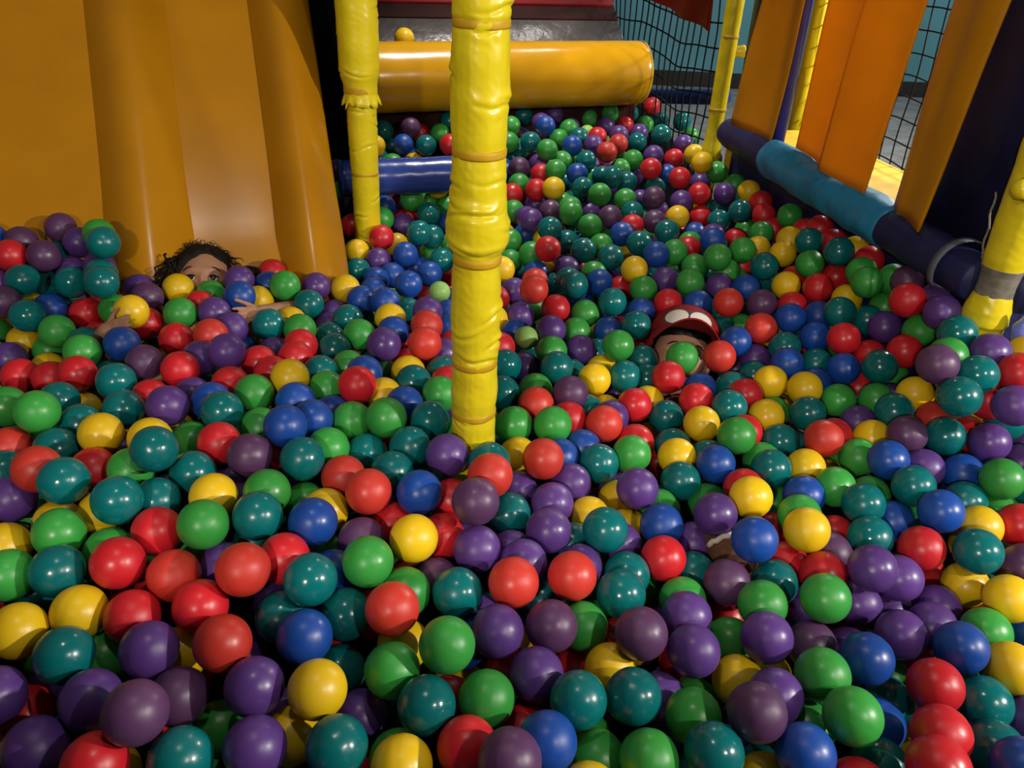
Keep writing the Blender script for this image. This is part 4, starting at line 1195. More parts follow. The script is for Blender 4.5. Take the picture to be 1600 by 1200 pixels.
# the rest: smaller ones farther back and the layers underneath, one mass of balls
REST = """Y -617 571 280 G -119 603 265 T 61 854 288 R 173 818 248 R 105 762 244 G 271 729 234 R 37 643 270 Y 109 544 304 Y 332 598 260 P 506 808 262 P 603 904 247 P 641 960 273 
B 787 855 272 P 707 696 266 R 427 572 295 Y -580 1044 413 T -790 981 381 G -556 831 366 B -324 1200 377 G -429 1128 389 R -389 1073 370 T -31 1040 400 R -88 994 357 
G -320 983 345 B -239 820 354 P 11 926 314 R 111 1273 343 R 239 1245 317 B 135 1201 328 T 314 1257 304 T 374 1220 306 R 447 1267 336 G 469 1204 316 Y 17 1157 334 
B 90 1149 341 P 17 1061 329 Y 138 1025 310 Y 195 1099 292 P 201 1167 273 G 262 1068 300 G 358 1118 280 Y 205 1030 286 P 184 967 306 R 409 1100 328 P 114 891 323 
T 109 961 306 R 619 1269 336 P 687 1327 333 O 802 1274 382 R 866 1264 358 T 902 1231 408 Y 909 1312 385 P 957 1235 361 P 920 1176 357 T 897 1110 347 Y 599 1169 293 
G 636 1114 315 G 842 1078 319 R 701 973 239 R 552 1027 293 R 452 1043 280 B -1190 1673 500 M -1121 1673 494 P -1001 1693 491 G -940 1673 520 T -1061 1683 459 B -1162 1637 447 
P -1005 1647 438 P -938 1642 455 T -904 1581 463 P -1134 1575 431 T -1067 1636 407 T -1007 1612 379 M -1078 1498 426 Y -1075 1572 380 B -1013 1544 393 R -942 1634 367 
G -868 1542 399 P -859 1644 404 M -817 1589 410 G -703 1661 390 R -704 1591 394 P -651 1540 404 P -643 1687 419 B -649 1750 371 Y -593 1653 385 R -794 1518 382 T -799 1569 335 
O -619 1427 407 P -601 1493 392 R -904 1522 343 T -884 1432 372 Y -1053 1490 339 G -1150 1540 330 B -1093 1526 294 G -987 1468 332 P -1047 1420 334 Y -1115 1460 316 
Y -960 1405 322 R -893 1306 359 R -659 1218 381 P -585 1229 384 B -529 1176 407 R -519 1245 401 T -610 1385 335 R -502 1360 386 Y -819 1263 319 R -480 2179 392 R -380 2083 396 
P -343 2241 380 T -276 2087 413 T -268 2249 414 T -247 2144 383 B -208 2269 381 G -205 2222 330 Y -445 2056 362 Y -355 2184 340 P -382 2028 350 B -307 2027 371 G -253 2172 320 
T -210 2048 350 B -280 2066 319 B -237 1985 335 B -336 1979 328 T -426 1964 343 B -369 1918 338 R -197 2133 277 R -599 1791 397 B -589 1722 393 P -484 1756 382 Y -417 1772 374 
B -369 1722 368 B -365 1848 337 B -307 1692 379 L -193 1829 352 R -258 2107 219 T -524 1708 351 P -437 1724 327 P -435 1655 326 T -382 1627 361 G -342 1767 318 T -262 1750 330 
Y -278 1587 387 P -201 1638 385 P -370 1812 273 B -261 1519 388 O -190 1532 401 T -413 1567 343 T -377 1465 368 Y -505 1596 363 G -464 1524 381 R -440 1440 387 R -432 1371 394 
P -511 1476 346 R -459 1302 396 T -374 1330 387 G -330 1382 373 B -287 1328 392 Y -211 1387 365 T -143 1412 355 R -126 1346 369 Y -242 1274 376 B -195 1224 389 P -150 1511 346 
R -140 1579 331 B -155 1653 334 B -164 1744 333 G -25 2167 374 B 19 2243 369 P 19 2306 399 T 86 2139 424 Y 75 2189 373 R 78 1991 419 G 36 2036 386 G -21 2058 352 
Y -41 1924 382 T -9 2102 299 G 202 2185 423 T 138 2158 382 T 176 2037 403 G 233 2130 385 G 279 2288 386 B 292 2154 414 T 330 2069 419 T 249 2013 396 Y 329 2267 317 
Y 301 1912 404 R 332 2248 408 P 134 1997 363 B 51 1976 353 O 47 1907 360 T 132 1888 375 G 204 1971 363 B 214 1902 368 R 274 1927 341 G 319 1844 379 R 97 1743 360 
G 171 1761 342 T 107 2021 304 P -6 1858 351 R -50 1803 351 P 13 1760 328 G 60 1829 305 B 3 1685 318 P 82 1615 364 G 147 1698 323 L 27 1587 355 B 224 1705 325 B 308 1766 352 
G 83 1530 354 T 197 1626 305 R -31 1544 350 P 27 1523 313 T 130 1522 303 Y 198 1538 308 T 292 1576 318 T 296 1507 309 G 49 1403 329 G -34 1373 291 T 152 1364 308 
Y 198 1410 281 P 198 1314 326 Y 285 1417 304 B 525 2282 382 Y 472 2304 424 T 420 2169 422 P 423 2216 371 P 566 2223 399 B 530 2077 435 T 554 2132 398 R 657 2307 362 
G 714 2415 358 G 689 2172 429 R 738 2221 426 T 613 2368 398 G 418 2009 420 G 501 2216 375 R 482 2142 385 B 362 1968 426 G 507 1908 449 G 596 2008 435 Y 668 2109 406 
Y 669 2369 332 Y 691 1969 444 Y 721 2028 464 P 740 2267 372 T 730 1914 499 R 785 2005 505 R 798 1927 495 G 723 1855 462 G 466 1963 399 G 432 1839 405 P 385 1910 379 
P 519 1886 379 B 575 1846 394 G 548 1948 395 Y 660 1808 421 R 709 1900 403 R 788 1838 438 R 662 1743 396 T 497 1741 334 G 562 1783 314 B 708 1691 397 Y 773 1713 433 
T 595 1553 379 P 544 1575 335 T 666 1538 350 P 519 1615 284 T 526 1507 328 T 467 1457 326 B 639 1457 344 B 398 1445 325 R 476 1387 349 G 536 1378 314 Y 815 1833 510 
R 823 1764 511 G 786 1705 504 G 841 1662 507 M 839 1596 529 G 843 1668 437 P 869 1518 523 T 791 1623 422 R 769 1524 383 G 790 1285 510 Y 932 1288 520 G 736 1378 357 
R 852 1222 457 M -579 2468 471 G -557 2426 419 B -486 2268 426 B -409 2304 413 G -399 2209 407 R -408 2420 408 M -354 2386 450 R -344 2455 445 G -328 2323 432 G -294 2420 397 
Y -257 2399 453 G -227 2398 390 P -678 3656 397 T -485 2955 540 T -481 2759 535 Y -567 3558 362 M -386 2742 553 R -371 2890 503 P -352 2947 541 G -291 2806 522 T -265 2895 549 
Y -490 2639 511 B -399 2655 515 T -325 2675 512 R -243 2653 523 Y -387 3516 268 T -49 3188 521 T -4 3022 555 R 39 3120 545 P 111 3062 555 G -47 2836 553 G -49 2692 531 
T 24 2698 533 B 73 2818 563 P 59 2889 558 G 126 2888 506 G 79 2628 527 G 161 2943 531 G 243 3125 537 G 326 3142 556 T 197 2864 519 B 164 2696 528 L 229 2942 521 
R 263 2889 519 P 305 3053 522 P 245 2815 506 O 280 2675 517 T 212 2653 491 G 131 2650 486 G 168 2754 462 G 107 2521 489 M -10 2548 485 P 55 2665 470 R 62 2567 462 
B 177 2524 480 G -8 2489 448 R 47 2431 449 R -28 2424 433 Y 99 2388 469 T 192 2450 456 T 259 2534 472 T 284 2471 489 G 237 2348 468 P 47 2469 390 M 92 2341 412 G 149 2308 435 
G 148 2238 441 G -21 2363 399 P 32 2204 426 P 217 2429 386 M 262 2232 437 G 324 2410 438 T 337 2316 427 T 412 3220 543 R 498 3233 571 R 390 3164 507 G 473 3192 507 
T 537 3239 513 T 597 3094 545 P 343 2921 522 P 429 3024 510 T 485 2862 544 G 611 2978 515 P 567 2853 514 O 336 2851 506 T 415 2950 494 P 448 2744 497 R 530 2800 476 
G 376 2713 486 G 329 2664 466 R 412 2541 503 T 341 2554 454 B 504 2750 434 T 435 2554 438 R 505 2524 483 M 409 2393 453 P 408 2660 366 P 493 2389 446 R 557 2446 457 
M 399 2269 418 R 567 2425 391 T 660 2600 363 P 641 2465 455 P 600 2652 435 G 635 2586 491 Y 577 2562 525 Y 589 2756 504 P 656 2768 488 G 691 2551 462 Y 707 2435 475 
T 702 2489 431 T 663 2336 440 R 725 2352 467 R 721 2285 448 G 757 2169 485 R 773 2074 474 Y -509 381 315 P -1095 1072 383 G -1171 1467 400 P 1075 1190 424 T 1112 1311 434 
T -865 975 400 R -160 2955 522 R -1264 1267 343 G -1272 1487 395 R -1011 1218 350 G -345 425 334 T 990 987 350 G -93 2773 515 P 69 406 310 T -109 1935 336 B -721 649 347 
T -842 766 356 B -1171 1397 353 T 509 491 310 T -1019 990 366 G -927 1163 398 B -196 2563 442 T 836 804 299 P 905 971 325 B 1054 1345 415 T 1059 1127 371 P -589 458 322 
G -126 2604 475 G -256 2515 453 T -379 359 366 G -99 2909 538 T -1316 1395 359 T 852 631 285 P -139 2500 463 T -110 2428 416 R -1149 1264 354 P 676 420 338 G -1070 1166 375 
B -150 408 318 G -670 483 312 P -228 487 336 T 792 717 276 P 1008 846 291 B 897 737 298 Y -104 2235 379 G 671 545 305 R -1011 1080 377 B 1207 1340 418 T -931 1025 373 
P 912 833 325 G 1157 1206 376 B 575 448 288 B 338 515 283 G -201 2725 505 P -723 732 359 T 321 407 313 Y -195 2813 538 G -847 896 410 R 420 464 310 T 704 606 278 
T -473 2360 427 G -726 524 297 Y -1164 1172 360 T -899 817 359 P 645 480 287 P 953 1136 405 P 201 401 313 G -447 408 348 B -168 2877 558 P -139 472 345 R 777 654 315 
P -248 397 320 T -1303 1564 437 T 1049 1267 422 Y -450 2512 427 G -419 2553 475 P 1295 1369 404 G 1057 967 357 T -364 2520 433 T -1084 1247 332 G 974 1281 449 Y -1235 1185 326 
R 207 513 285 T -59 472 303 P -109 2151 365 P 1082 1039 368 R 927 1046 363 G 246 456 306 G 855 873 306 B -104 2087 332 G -789 712 360 P -132 3036 521 Y -777 816 370 
P 945 894 313 B -481 463 320 R -800 655 320 B -160 2322 364 B 536 552 280 B -1215 1340 360 T -956 927 390 R 1019 909 327 G 764 555 275 Y 1239 1236 390 R -701 587 317 
T -577 359 343 P 1139 1122 407 R 107 470 291 Y 23 2817 507 R -1295 1333 331 R -214 2459 437 G 1004 1051 379 T 35 491 299 T -69 401 306 G -173 2653 515 R -1228 1446 357 
G -118 2003 353 R -9 376 343 P 454 398 315 T -1095 1316 328 P 735 496 300 Y 991 1196 408 B -475 2439 434 P -209 3013 519 T -78 1426 333 G 133 2422 413 P 172 3011 522 
Y 541 403 337 B 1174 1274 422 G -83 1192 359 P 63 2936 507 T 967 787 295 G -93 2365 381 B 832 1307 451 T -9 2754 497 T 360 2052 333 G -850 1190 314 P 319 1980 326 
G -832 832 325 G -281 1429 342 R -90 2574 415 P -1092 1128 319 P -229 2806 474 T -559 2581 428 T 170 2501 402 T 167 1246 275 P 96 2808 451 P -151 1851 296 B 104 3045 486 
T -471 2242 350 P -233 2478 369 T 98 1390 271 P -1249 1320 280 Y -95 2205 298 P -70 2991 493 R -269 1613 317 T -55 2518 392 P -955 848 332 B -1153 1191 294 T 37 1208 288 
P 313 2746 444 G 714 1079 291 T 529 2041 360 P 423 2406 366 T 419 1879 326 G 249 2617 436 T -920 1224 314 T -375 902 331 Y -286 1827 278 R 115 2298 350 P 478 429 256 
B -402 2759 459 G 224 2979 457 B -211 531 264 T 5 2876 474 B -75 2011 291 B -64 957 297 R -186 807 292 T 40 1625 280 R 905 695 231 G -99 2699 461 Y -603 1175 341 
P -409 981 350 G 589 1988 356 B 80 1321 279 T -290 2976 494 Y -438 1446 317 R -328 2288 331 T 591 1907 354 T -830 923 340 R -71 1493 302 P -318 1132 338 T 266 619 244 
B 346 2375 381 B -695 654 282 R 166 2052 331 P 589 664 233 G 655 781 240 Y -156 2410 363 G 1136 1308 357 R -439 639 280 G 985 1303 383 Y 73 2142 317 T -478 2797 473 
Y -382 521 274 R -650 477 245 B -529 2491 410 T 1164 1142 336 Y -85 1607 289 T 564 1304 282 R 266 1656 275 P -347 726 290 P -34 824 278 T -807 1358 338 Y 728 441 256 
P 389 2755 415 T -315 859 336 P -895 979 329 P 237 2773 445 P 128 1813 289 B 185 2219 360 T -197 2900 479 P -398 1945 277 T 490 1848 325 R -766 565 253 R -485 820 322 
G -165 2524 387 B -129 2838 507 R -566 2698 454 T 192 2563 423 B -8 3022 477 T -653 804 312 Y -451 562 272 T 1275 1298 376 T -1028 1293 312 G -1161 1284 282 Y 205 572 246 
B 250 1831 308 R 285 2829 447 P -529 495 273 Y 899 843 252 B -256 2590 422 R -234 1521 310 P -81 1879 293 Y -667 898 355 T 4 1446 277 Y -437 2630 451 P -329 2591 453 
R -198 427 266 B -465 1377 321 G 826 781 234 P -407 389 281 G -906 910 322 T 451 735 248 B -683 1511 327 P -407 1235 339 P -672 1084 345 P -925 1096 338 G -1206 1538 379 
R -546 1403 318 G 405 2330 353 P -462 1024 339 B -54 2643 444 P -327 2140 288 T -626 1471 331 B 19 1902 294 T -532 1149 342 R -585 386 267 T -590 748 298 P 249 2028 328 
R 488 2433 376 T -548 2859 484 T 307 2488 397 B 609 544 251 T -68 2879 483 T -537 2757 493 R 609 2054 371 R 14 733 274 G 487 1147 263 T -762 722 296 T -215 1783 282 
R -362 2357 354 G 354 2885 440 Y 215 2870 449 T 801 629 227 T -489 2691 456 T 243 2703 426 P -120 1367 300 R 13 2534 393 Y -1018 931 325 R 505 2345 353 T 1045 1083 320 
Y 608 1705 339 T -1299 1455 324 B 366 429 249 T -306 1503 316 T -1255 1235 282 B 1169 1389 374 T -265 1036 326 T -192 1283 319 B -305 452 281 R 344 1823 312 R 403 1979 332 
R -1181 1104 301 G -450 882 331 G 111 1604 279 Y -981 1137 317 T -796 1130 332 B 1034 1232 358 R -809 1447 342 B -474 2312 368 B -1057 1058 326 B 122 1118 272 T -602 1079 354 
Y -140 509 279 R -548 1272 330 P 627 1624 333 Y 269 495 253 G -258 1209 326 T 651 1935 384 B -298 1280 334 P 285 1134 251 R -523 1537 313 Y -704 1200 324 G -145 1030 312 
G 444 520 250 Y 71 2737 450 G 403 670 269 G -156 2782 466 T 9 563 257 R 845 974 274 P 172 1479 264 G 320 2976 471 P -284 2235 302 B -539 990 343 T -208 1678 289 
P 247 1314 272 P 461 2276 344 R -63 679 274 T -274 2897 476 P -670 1579 332 G -261 903 310 B -174 2662 446 P 246 2523 395 T -870 1055 325 P -102 1698 278 T 145 2361 367 
G -221 2289 313 G -326 1921 276 R 260 1761 301 T -33 1236 288 G -368 1406 320 R 968 1098 326 G 745 1607 367 P -377 2478 376 P -303 2504 380 T -405 2284 334 T -141 1124 315 
R -196 1178 330 P 479 909 246 T -275 2348 348 R 287 2413 372 P -17 2939 497 B -49 758 297 Y 384 777 240 B 91 2535 405 B 85 1723 283 T -14 417 261 Y -46 2272 355 
B -93 1800 295 Y -1253 1390 304 R 1137 1024 309 B 171 1911 303 Y 1227 1174 333 G -497 1217 332 T 750 775 241 R -202 1433 311 P 589 2163 341 T -691 723 297 T -506 2438 366 
Y -486 2567 452 T 146 2621 423 P 315 2606 411 Y -111 435 262 P -690 1015 334 G 865 604 222 B 634 1794 356 G -1348 1319 286 Y -365 2022 281 P -127 2301 277 R 690 548 223 
P -52 2418 317 P 149 442 213 T 41 2624 401 T 281 558 206 R 258 1963 282 P 720 1806 359 Y 98 2971 444 G 719 716 192 T 173 1749 247 G 276 1028 205 Y -845 673 263 R 64 2882 431 
G 22 1544 242 P -210 1864 226 T -162 1495 265 P 239 1538 249 R 532 2179 300 P -73 478 222 R 651 638 189 R -473 1587 288 Y 588 1497 254 B -871 1334 260 G 166 996 234 
R -950 808 273 R 1197 1226 296 T -679 895 276 P 910 1031 253 P 154 2462 345 R 538 1436 240 R 357 910 212 P -350 2245 271 B 278 3005 415 Y 318 458 198 G -920 1286 275 
R 272 818 218 Y -133 1231 313 P 333 726 193 G 996 880 225 G 751 1724 346 B 52 3049 442 R -363 1550 285 P 75 1480 229 R -764 668 249 B 352 2821 391 B -579 439 218 
G 166 918 231 B 1073 966 276 R -736 817 292 R -248 763 243 R -171 2221 240 G 144 2703 396 T -838 749 277 Y -18 2749 410 T 27 2805 411 Y 181 2278 300 T -257 2964 433 
T -765 1063 298 P -599 1128 288 G -976 1021 309 Y 689 1517 287 B -388 1335 308 P -1089 1285 244 T 635 1072 246 P 1142 1117 275 P 274 902 219 T 475 639 195 P 717 642 220 
R -1123 1352 243 P -50 2267 272 G 448 2216 282 T 343 2539 346 R 0 1817 255 B -450 1999 263 P -164 2942 430 G 533 488 202 T 554 2284 305 T 420 876 196 P -430 783 295 
G 538 1182 225 G 199 1667 237 G 121 689 206 T 499 1982 311 G 1260 1356 341 R 1058 1181 317 Y -306 1612 259 T -406 1020 280 P -275 1355 295 T 212 1373 222 P 16 2021 260 
P 287 2936 406 P 677 1213 264 G 578 809 208 T 1264 1235 315 T -475 491 220 G 638 734 185 G 386 2474 352 T -295 547 235 B -427 1527 267 B 185 1082 206 R 305 1312 213 
P -1189 1413 248 B 852 879 200 B -232 1246 271 G -255 981 269 P -421 2231 287 P 331 2153 287 G -521 746 246 G 908 783 207 B 488 1053 209 B 137 2171 301 T 573 1121 225 
G 227 961 207 B 839 1204 311 B -966 1344 255 G 417 2069 287 T 709 904 196 B -70 2794 421 G -211 2362 316 P -80 1012 256 R -544 843 278 T 52 1269 238 G -166 1975 233 
G -538 926 295 T 3 1013 248 G 178 622 206 P 251 1433 219 P -632 1257 325 P 103 1178 243 P -390 2914 435 G -418 1137 293 T 54 596 208 G -374 1672 257 T -618 989 290 
P -412 2603 391 R -577 1327 294 T 90 912 237 T 470 2121 290 T 222 2661 371 R -142 921 260 P -822 1012 287 Y -16 2673 392 T -359 419 234 B 587 587 196 T 82 1882 260 
P -334 843 268 B 30 1384 231 P 449 2517 374 T -486 2383 316 R -468 971 285 Y 296 1381 238 Y -1199 1134 237 B -520 576 239 P 615 985 213 G -1019 1084 273 G 197 758 199 
P 247 1263 218 T 362 661 197 Y 697 818 185 P -1197 1463 295 G -752 977 299 T 502 1761 263 Y 630 1565 289 R 241 2326 311 G 835 1536 334 T -151 476 211 P 956 724 183 
P -361 1074 287 T 294 1205 205 P 494 752 189 B -900 1097 272 G -362 2563 362 G 115 1069 214 P -100 2939 457 R 599 1367 286 Y 31 2266 295 Y -472 1303 277 Y -369 2694 445 
P -757 909 296 B 765 1224 297 R 101 2241 290 T 265 2586 354 P -231 1087 286 R 424 572 202 B 388 1933 282 Y 856 688 180 B -235 1568 250 T 689 1744 314 T -265 2421 318 
P 999 785 191 P 788 1424 332 G -882 1439 294 R 1116 1228 303 P 1038 1344 330 P -502 2548 371 R 299 1863 269 R 166 1297 219 G 380 516 201 R 792 955 218 B 390 2123 321 
R -1059 981 292 T -288 1742 252 T -483 394 246 P 500 994 248 R 549 891 197 Y 604 1235 267 R 582 1645 276 T -78 2142 243 P -992 1235 248 T 252 2808 386 T 551 1350 230 
T -444 2486 338 G 244 2177 288 P -80 1457 238 G -416 2832 430 T 204 2038 264 G 546 1887 292 G 952 935 253 G 1223 1297 320 B -131 1804 231 R -425 723 241 P -483 2895 415 
B -850 935 272 G -361 1262 277 R -199 1603 302 P 75 1016 266 T -90 1292 276 Y 152 1429 211 R 814 573 184 T -766 1226 267 B 118 830 207 T -12 878 234 T 763 480 194 
T -40 1689 241 G -740 499 215 T 146 2813 399 B -413 868 271 P -903 752 299 G -202 1356 264 R -1110 1421 255 R 8 2349 300 Y 632 1842 306 T -345 1179 283 T 170 1574 249 
B -1033 1185 292 Y 72 2389 337 P 301 2361 315 T -77 551 230 B 16 496 226 T -148 782 235 Y -1105 1177 242 G -571 522 222 P 702 1443 305 R -1203 1206 243 P 315 2713 371 
Y -238 2196 242 P -126 2088 226 B -49 1522 236 G 169 2923 428 T -977 1541 292 T -26 1949 243 B -605 1541 324 T -79 889 249 P -150 1615 240 P 1007 1035 275 T -103 2509 339 
T -99 1938 260 G 31 2192 279 P -598 710 238 R 638 854 207 R 192 2132 315 P -229 2738 436 B 144 511 228 G -630 1429 271 P -1297 1225 222 T -95 3037 439 R -503 1445 266 
G 1298 1298 308 P -32 1608 234 T -340 999 274 R -329 1857 226 B -355 1478 270 Y -842 1501 299 Y -671 592 215 T -168 1918 283 R 341 835 200 P -545 1067 314 T 227 474 195 
B 607 481 202 P 76 1586 220 P -1001 873 286 Y -1126 1054 268 B -346 2642 403 Y 422 981 224 T 211 421 241 B -408 2425 337 P -1043 1359 267 R -255 664 231 P -530 2637 391 
G -612 879 289 Y 789 842 202 T -274 1437 268 G 656 1284 275 P 702 1874 336 P 44 1075 246 T 1071 900 249 T 566 2096 327 Y 805 1058 262 G 58 432 223 P -39 614 236 
P -451 2739 411 G 175 1969 255 T 507 1680 253 R 260 3050 467 T 429 1813 283 T -310 1982 235 B -173 1703 235 R -154 2866 434 R 754 1501 316 T -113 703 231 P 26 1715 233 
Y -55 750 225 P 672 462 220 R 176 1185 208 P -73 1186 260 R -166 2736 408 G 792 1313 319 R -179 2487 316 P -1182 1352 297 P 486 840 204 T 309 1587 220 B -571 1475 287 
T -254 2565 358 R 92 2094 262 G -96 2361 303 Y 81 1787 245 T 519 2057 293 G -414 459 272 Y 23 811 234 B 191 3047 441 T 444 463 201 G -294 2707 408 Y 215 865 196 
T -32 2911 428 T -574 2807 416 G -174 3017 424 T 268 2109 315 Y 730 1288 289 R -300 1677 283 T -326 924 288 R 314 1698 235 B 21 2442 331 G -537 673 238 Y -659 400 212 
P -478 1068 284 P -31 2603 373 B 228 671 207 Y -271 1914 226 P 564 1054 213 T -145 2610 385 R 672 1362 269 R -333 2449 319 G 496 574 218 P -523 1628 259 G -823 599 210 
T -1312 1387 254 P 1073 1283 312 Y 203 1842 253 B 137 1526 212 T -5 1315 253 P -232 475 215 P -883 857 270 T -62 1753 229 P -263 836 273 B 469 1915 283 P -138 585 166 
T 50 864 181 P 648 2015 320 R -511 1120 248 P -61 2994 394 P -414 1188 244 R -230 1957 176 T -359 1920 175 G 480 2504 290 T 361 1043 167 G -729 719 211 B 271 1089 166 
G -383 585 229 T 905 645 146 Y 772 807 144 Y -1193 1354 205 G -655 778 211 R -221 1494 216 P -1208 1283 206 R -13 2547 313 R -966 1496 229 Y 274 653 157 G 757 1139 245 
R 556 1609 204 G -165 1177 244 T 1204 1100 237 P 1085 1177 247 Y -528 1495 217 B 486 2378 284 R 958 1118 254 P -435 793 209 T 626 1326 208 P 166 2219 254 Y -838 1254 212 
P 575 1283 185 Y 105 1361 202 R 155 564 173 G -570 794 214 Y -504 1362 236 P -521 1187 235 T -20 1193 209 G -6 3036 383 P -303 1127 244 P -308 726 194 P -183 2406 248 
B 615 1746 253 G -701 1138 235 G 449 2592 319 R -888 1207 220 T -300 2250 219 R -1030 1439 259 T 768 919 152 G -365 2190 213 T -783 1118 225 Y -229 2884 366 P -1040 1148 229 
B -367 2834 380 G -661 1074 251 T -25 682 165 G 198 1573 167 G -771 655 177 Y 190 2535 325 T -275 592 180 B -603 667 183 P 725 572 160 P -148 1422 255 R -573 1238 261 
G -396 652 190 G 142 1674 182 G 291 2539 296 Y -349 2373 279 B -696 664 182 G -942 995 228 G 80 2318 260 G -587 1559 243 P 656 1464 217 P 284 1387 162 B 327 1913 230 
P -250 2676 352 P -218 540 168 R -433 2403 255 G 114 1855 192 B -901 780 223 B 621 1182 205 R -549 2878 367 R 818 746 174 Y 45 717 166 T 1050 1113 231 R 362 2791 326 
P -210 724 200 T -526 2708 374 R 328 1794 241 R -352 539 177 R 638 1044 171 B -61 1401 197 Y 66 2698 361 P 1139 1355 304 Y -247 1298 219 G -629 1331 226 P 431 678 156 
T -601 2738 374 P 16 2100 204 T 878 1160 248 T -407 953 245 B 346 597 157 T -807 1369 231 Y -383 2324 240 G 361 2348 272 R 179 2609 351 G 44 1959 212 B 1069 967 200 
G 702 1621 265 R -526 2450 273 Y -260 1187 235 T 231 592 150 R -1070 986 224 P -417 444 177 T 97 643 149 G 136 2391 269 P 14 1456 188 B 0 947 192 G -124 2157 193 
G 389 2017 252 P 750 1386 264 G 793 674 146 R 36 2954 398 P -22 1655 175 T -982 850 221 R -456 2811 362 R 725 1044 227 R -298 2325 275 R 428 1768 225 T -38 2479 284 
R 216 1316 172 R 349 2229 248 B -946 913 219 P 1278 1371 263 B 69 1216 195 P -91 522 161 P 550 2147 239 T -322 1379 225 R -418 2681 368 T -481 1596 208 R -661 949 236 
T -742 584 172 B 128 2889 369 G -522 461 170 T -397 2003 191 G 881 949 201 T 103 949 175 Y 40 2871 367 B 280 953 156 P 548 1943 246 B 218 2974 381 R 401 2411 271 
R 465 539 153 G 424 1111 156 R -855 1047 231 G -76 2712 374 B -326 1656 192 P 115 2583 320 P 106 2496 291 T 384 2115 246 T -950 1163 235 R 232 2126 236 P -405 1386 253 
G 593 2208 265 T 417 2295 244 P 658 1927 298 P 189 924 155 B 851 1463 296 G -187 973 220 R 39 1317 184 Y 255 1772 231 T 801 1609 298 R 973 999 219 R -1021 1376 199 
B -219 2286 216 T 610 1407 208 G 697 502 163 P 110 1996 221 G 589 2002 284 G 939 1228 269 R -184 601 223 G -1108 1110 212 T 93 3021 391 P 687 1125 215 B 343 2638 343 
T -407 1553 204 T -812 1445 246 P 623 2072 265 G 773 1452 269 P -270 872 210 B 510 952 170 R -101 1246 214 T -1112 1241 184 P 502 2228 234 P -264 2490 275 P -134 1079 225 
G 510 814 144 B -273 1054 236 B -487 2255 241 G -1261 1330 196 R -753 507 140 P 277 1517 164 B -441 1102 233 R 702 1673 313 G 491 2007 242 T -784 993 232 R 262 1656 176 
T 196 2754 362 Y 990 1286 289 R -189 2058 176 T 325 2065 263 T 314 2451 282 B -1260 1188 178 Y 567 723 178 P 418 782 146 P 1007 1195 256 T -921 1386 217 P 488 1149 175 
T 830 1025 190 P -398 2531 297 R 95 475 162 R -283 940 216 P 79 2172 231 G 195 2381 306 P -59 1898 192 P 34 2407 271 Y 210 1902 216 R 1165 1026 233 T -657 453 146 
T -337 2069 229 B -161 2559 318 Y -651 1190 254 G 45 528 154 R 77 1654 194 P 416 1873 230 G -532 562 166 P -141 1538 203 B -97 2249 210 P 502 2310 249 R -478 2325 277 
T 242 2475 319 T -432 584 176 R -254 1805 198 P 577 636 138 T -123 1328 222 T 126 1766 190 T 425 2670 295 T 1163 1263 247 G 194 2848 351 B 850 1297 267 P 58 1076 176 
G 549 1813 252 Y -971 1060 227 G -639 514 180 P 260 834 140 T 573 986 148 R 294 517 149 P -337 1760 185 G 348 1137 155 T -254 2819 407 B -82 1998 197 Y -1348 1329 212 
G -101 2908 394 P -54 1331 200 T 1294 1246 239 P 666 971 165 B -808 712 220 P 1031 837 152 Y 696 1833 277 R -157 873 211 B -574 2599 351 G -133 1897 206 Y -815 878 239 
Y -14 1809 187 B 80 780 164 P -84 629 180 R 289 2776 334 Y -468 2553 307 P 199 1410 163 P 331 2902 349 P -57 2082 206 P 1240 1181 229 T -615 2663 392 B -572 1063 246 
P 139 1129 178 P -354 2758 361 R 361 972 182 P -106 1691 195 B -294 1501 236 P 644 567 162 T 226 1143 153 T 247 1221 155 B 594 874 147 T -178 2836 374 Y 130 734 151 
Y -427 1463 231 P -399 1848 183 R -515 912 231 R -230 1116 222 P 423 2171 232 T -80 2633 328 P -941 1288 201 P -1005 950 248 G 569 531 157 P -102 1620 181 Y -82 812 209 
G -258 405 237 P -320 2517 305 B 523 1549 235 R 178 1035 153 R 712 678 133 B 947 881 175 R -238 2990 367 G 577 775 133 G -758 832 222 R -196 2170 192 G 99 1465 164 
T -472 650 214 G 13 2630 323 R -179 2672 353 """
tok = REST.split()
nu, nv = 22, 14
unit = ball_mesh('unit', BALL['R'], 1.0, nu, nv)
uv = np.empty(len(unit.vertices) * 3); unit.vertices.foreach_get('co', uv); uv = uv.reshape(-1, 3)
uf = [tuple(p.vertices) for p in unit.polygons]; nvt = len(uv)
letters = 'RYGBTPLMO'
lt = np.array([len(q) for q in uf]); lv = np.array([i for q in uf for i in q])
cnt = len(tok) // 4
allv = np.empty((cnt * nvt, 3)); loops = np.empty(cnt * len(lv), dtype=np.int32); mats = np.empty(cnt * len(uf), dtype=np.int32)
for i in range(cnt):
    k = tok[4 * i]; p = np.array([int(t) for t in tok[4 * i + 1:4 * i + 4]]) / 1000.0
    r = .027 if k == 'L' else BALL_R
    A = np.array(Matrix.Rotation(rnd.uniform(0, 6.28), 3, 'X') @ Matrix.Rotation(rnd.uniform(0, 6.28), 3, 'Y'))
    allv[i * nvt:(i + 1) * nvt] = uv @ A.T * r + p
    loops[i * len(lv):(i + 1) * len(lv)] = lv + i * nvt
    mats[i * len(uf):(i + 1) * len(uf)] = letters.index(k)
me = bpy.data.meshes.new('plastic_balls')
me.vertices.add(len(allv)); me.vertices.foreach_set('co', allv.ravel())
me.loops.add(len(loops)); me.loops.foreach_set('vertex_index', loops)
tot = np.tile(lt, cnt); st = np.concatenate([[0], np.cumsum(tot)[:-1]])
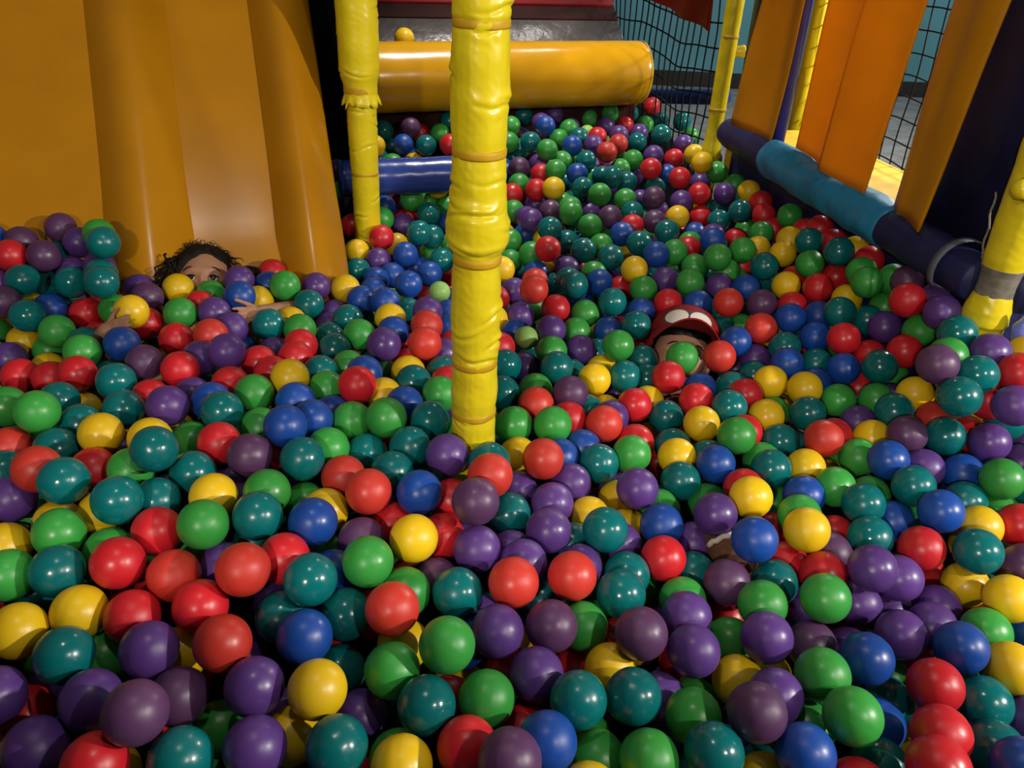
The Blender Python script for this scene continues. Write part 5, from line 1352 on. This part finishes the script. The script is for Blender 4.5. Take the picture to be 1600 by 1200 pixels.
me.polygons.add(len(tot)); me.polygons.foreach_set('loop_start', st.astype(np.int32)); me.polygons.foreach_set('loop_total', tot.astype(np.int32))
for k in letters: me.materials.append(BALL[k])
me.polygons.foreach_set('material_index', mats); me.polygons.foreach_set('use_smooth', np.ones(len(tot), dtype=bool))
me.update(calc_edges=True); me.validate()
bpy.data.meshes.remove(unit)
o = bpy.data.objects.new('plastic_ball_heap', me); COL.objects.link(o)
tag(o, 'mixed plastic balls at the back of the pit and underneath the nearer ones', 'ball', None, 'stuff')
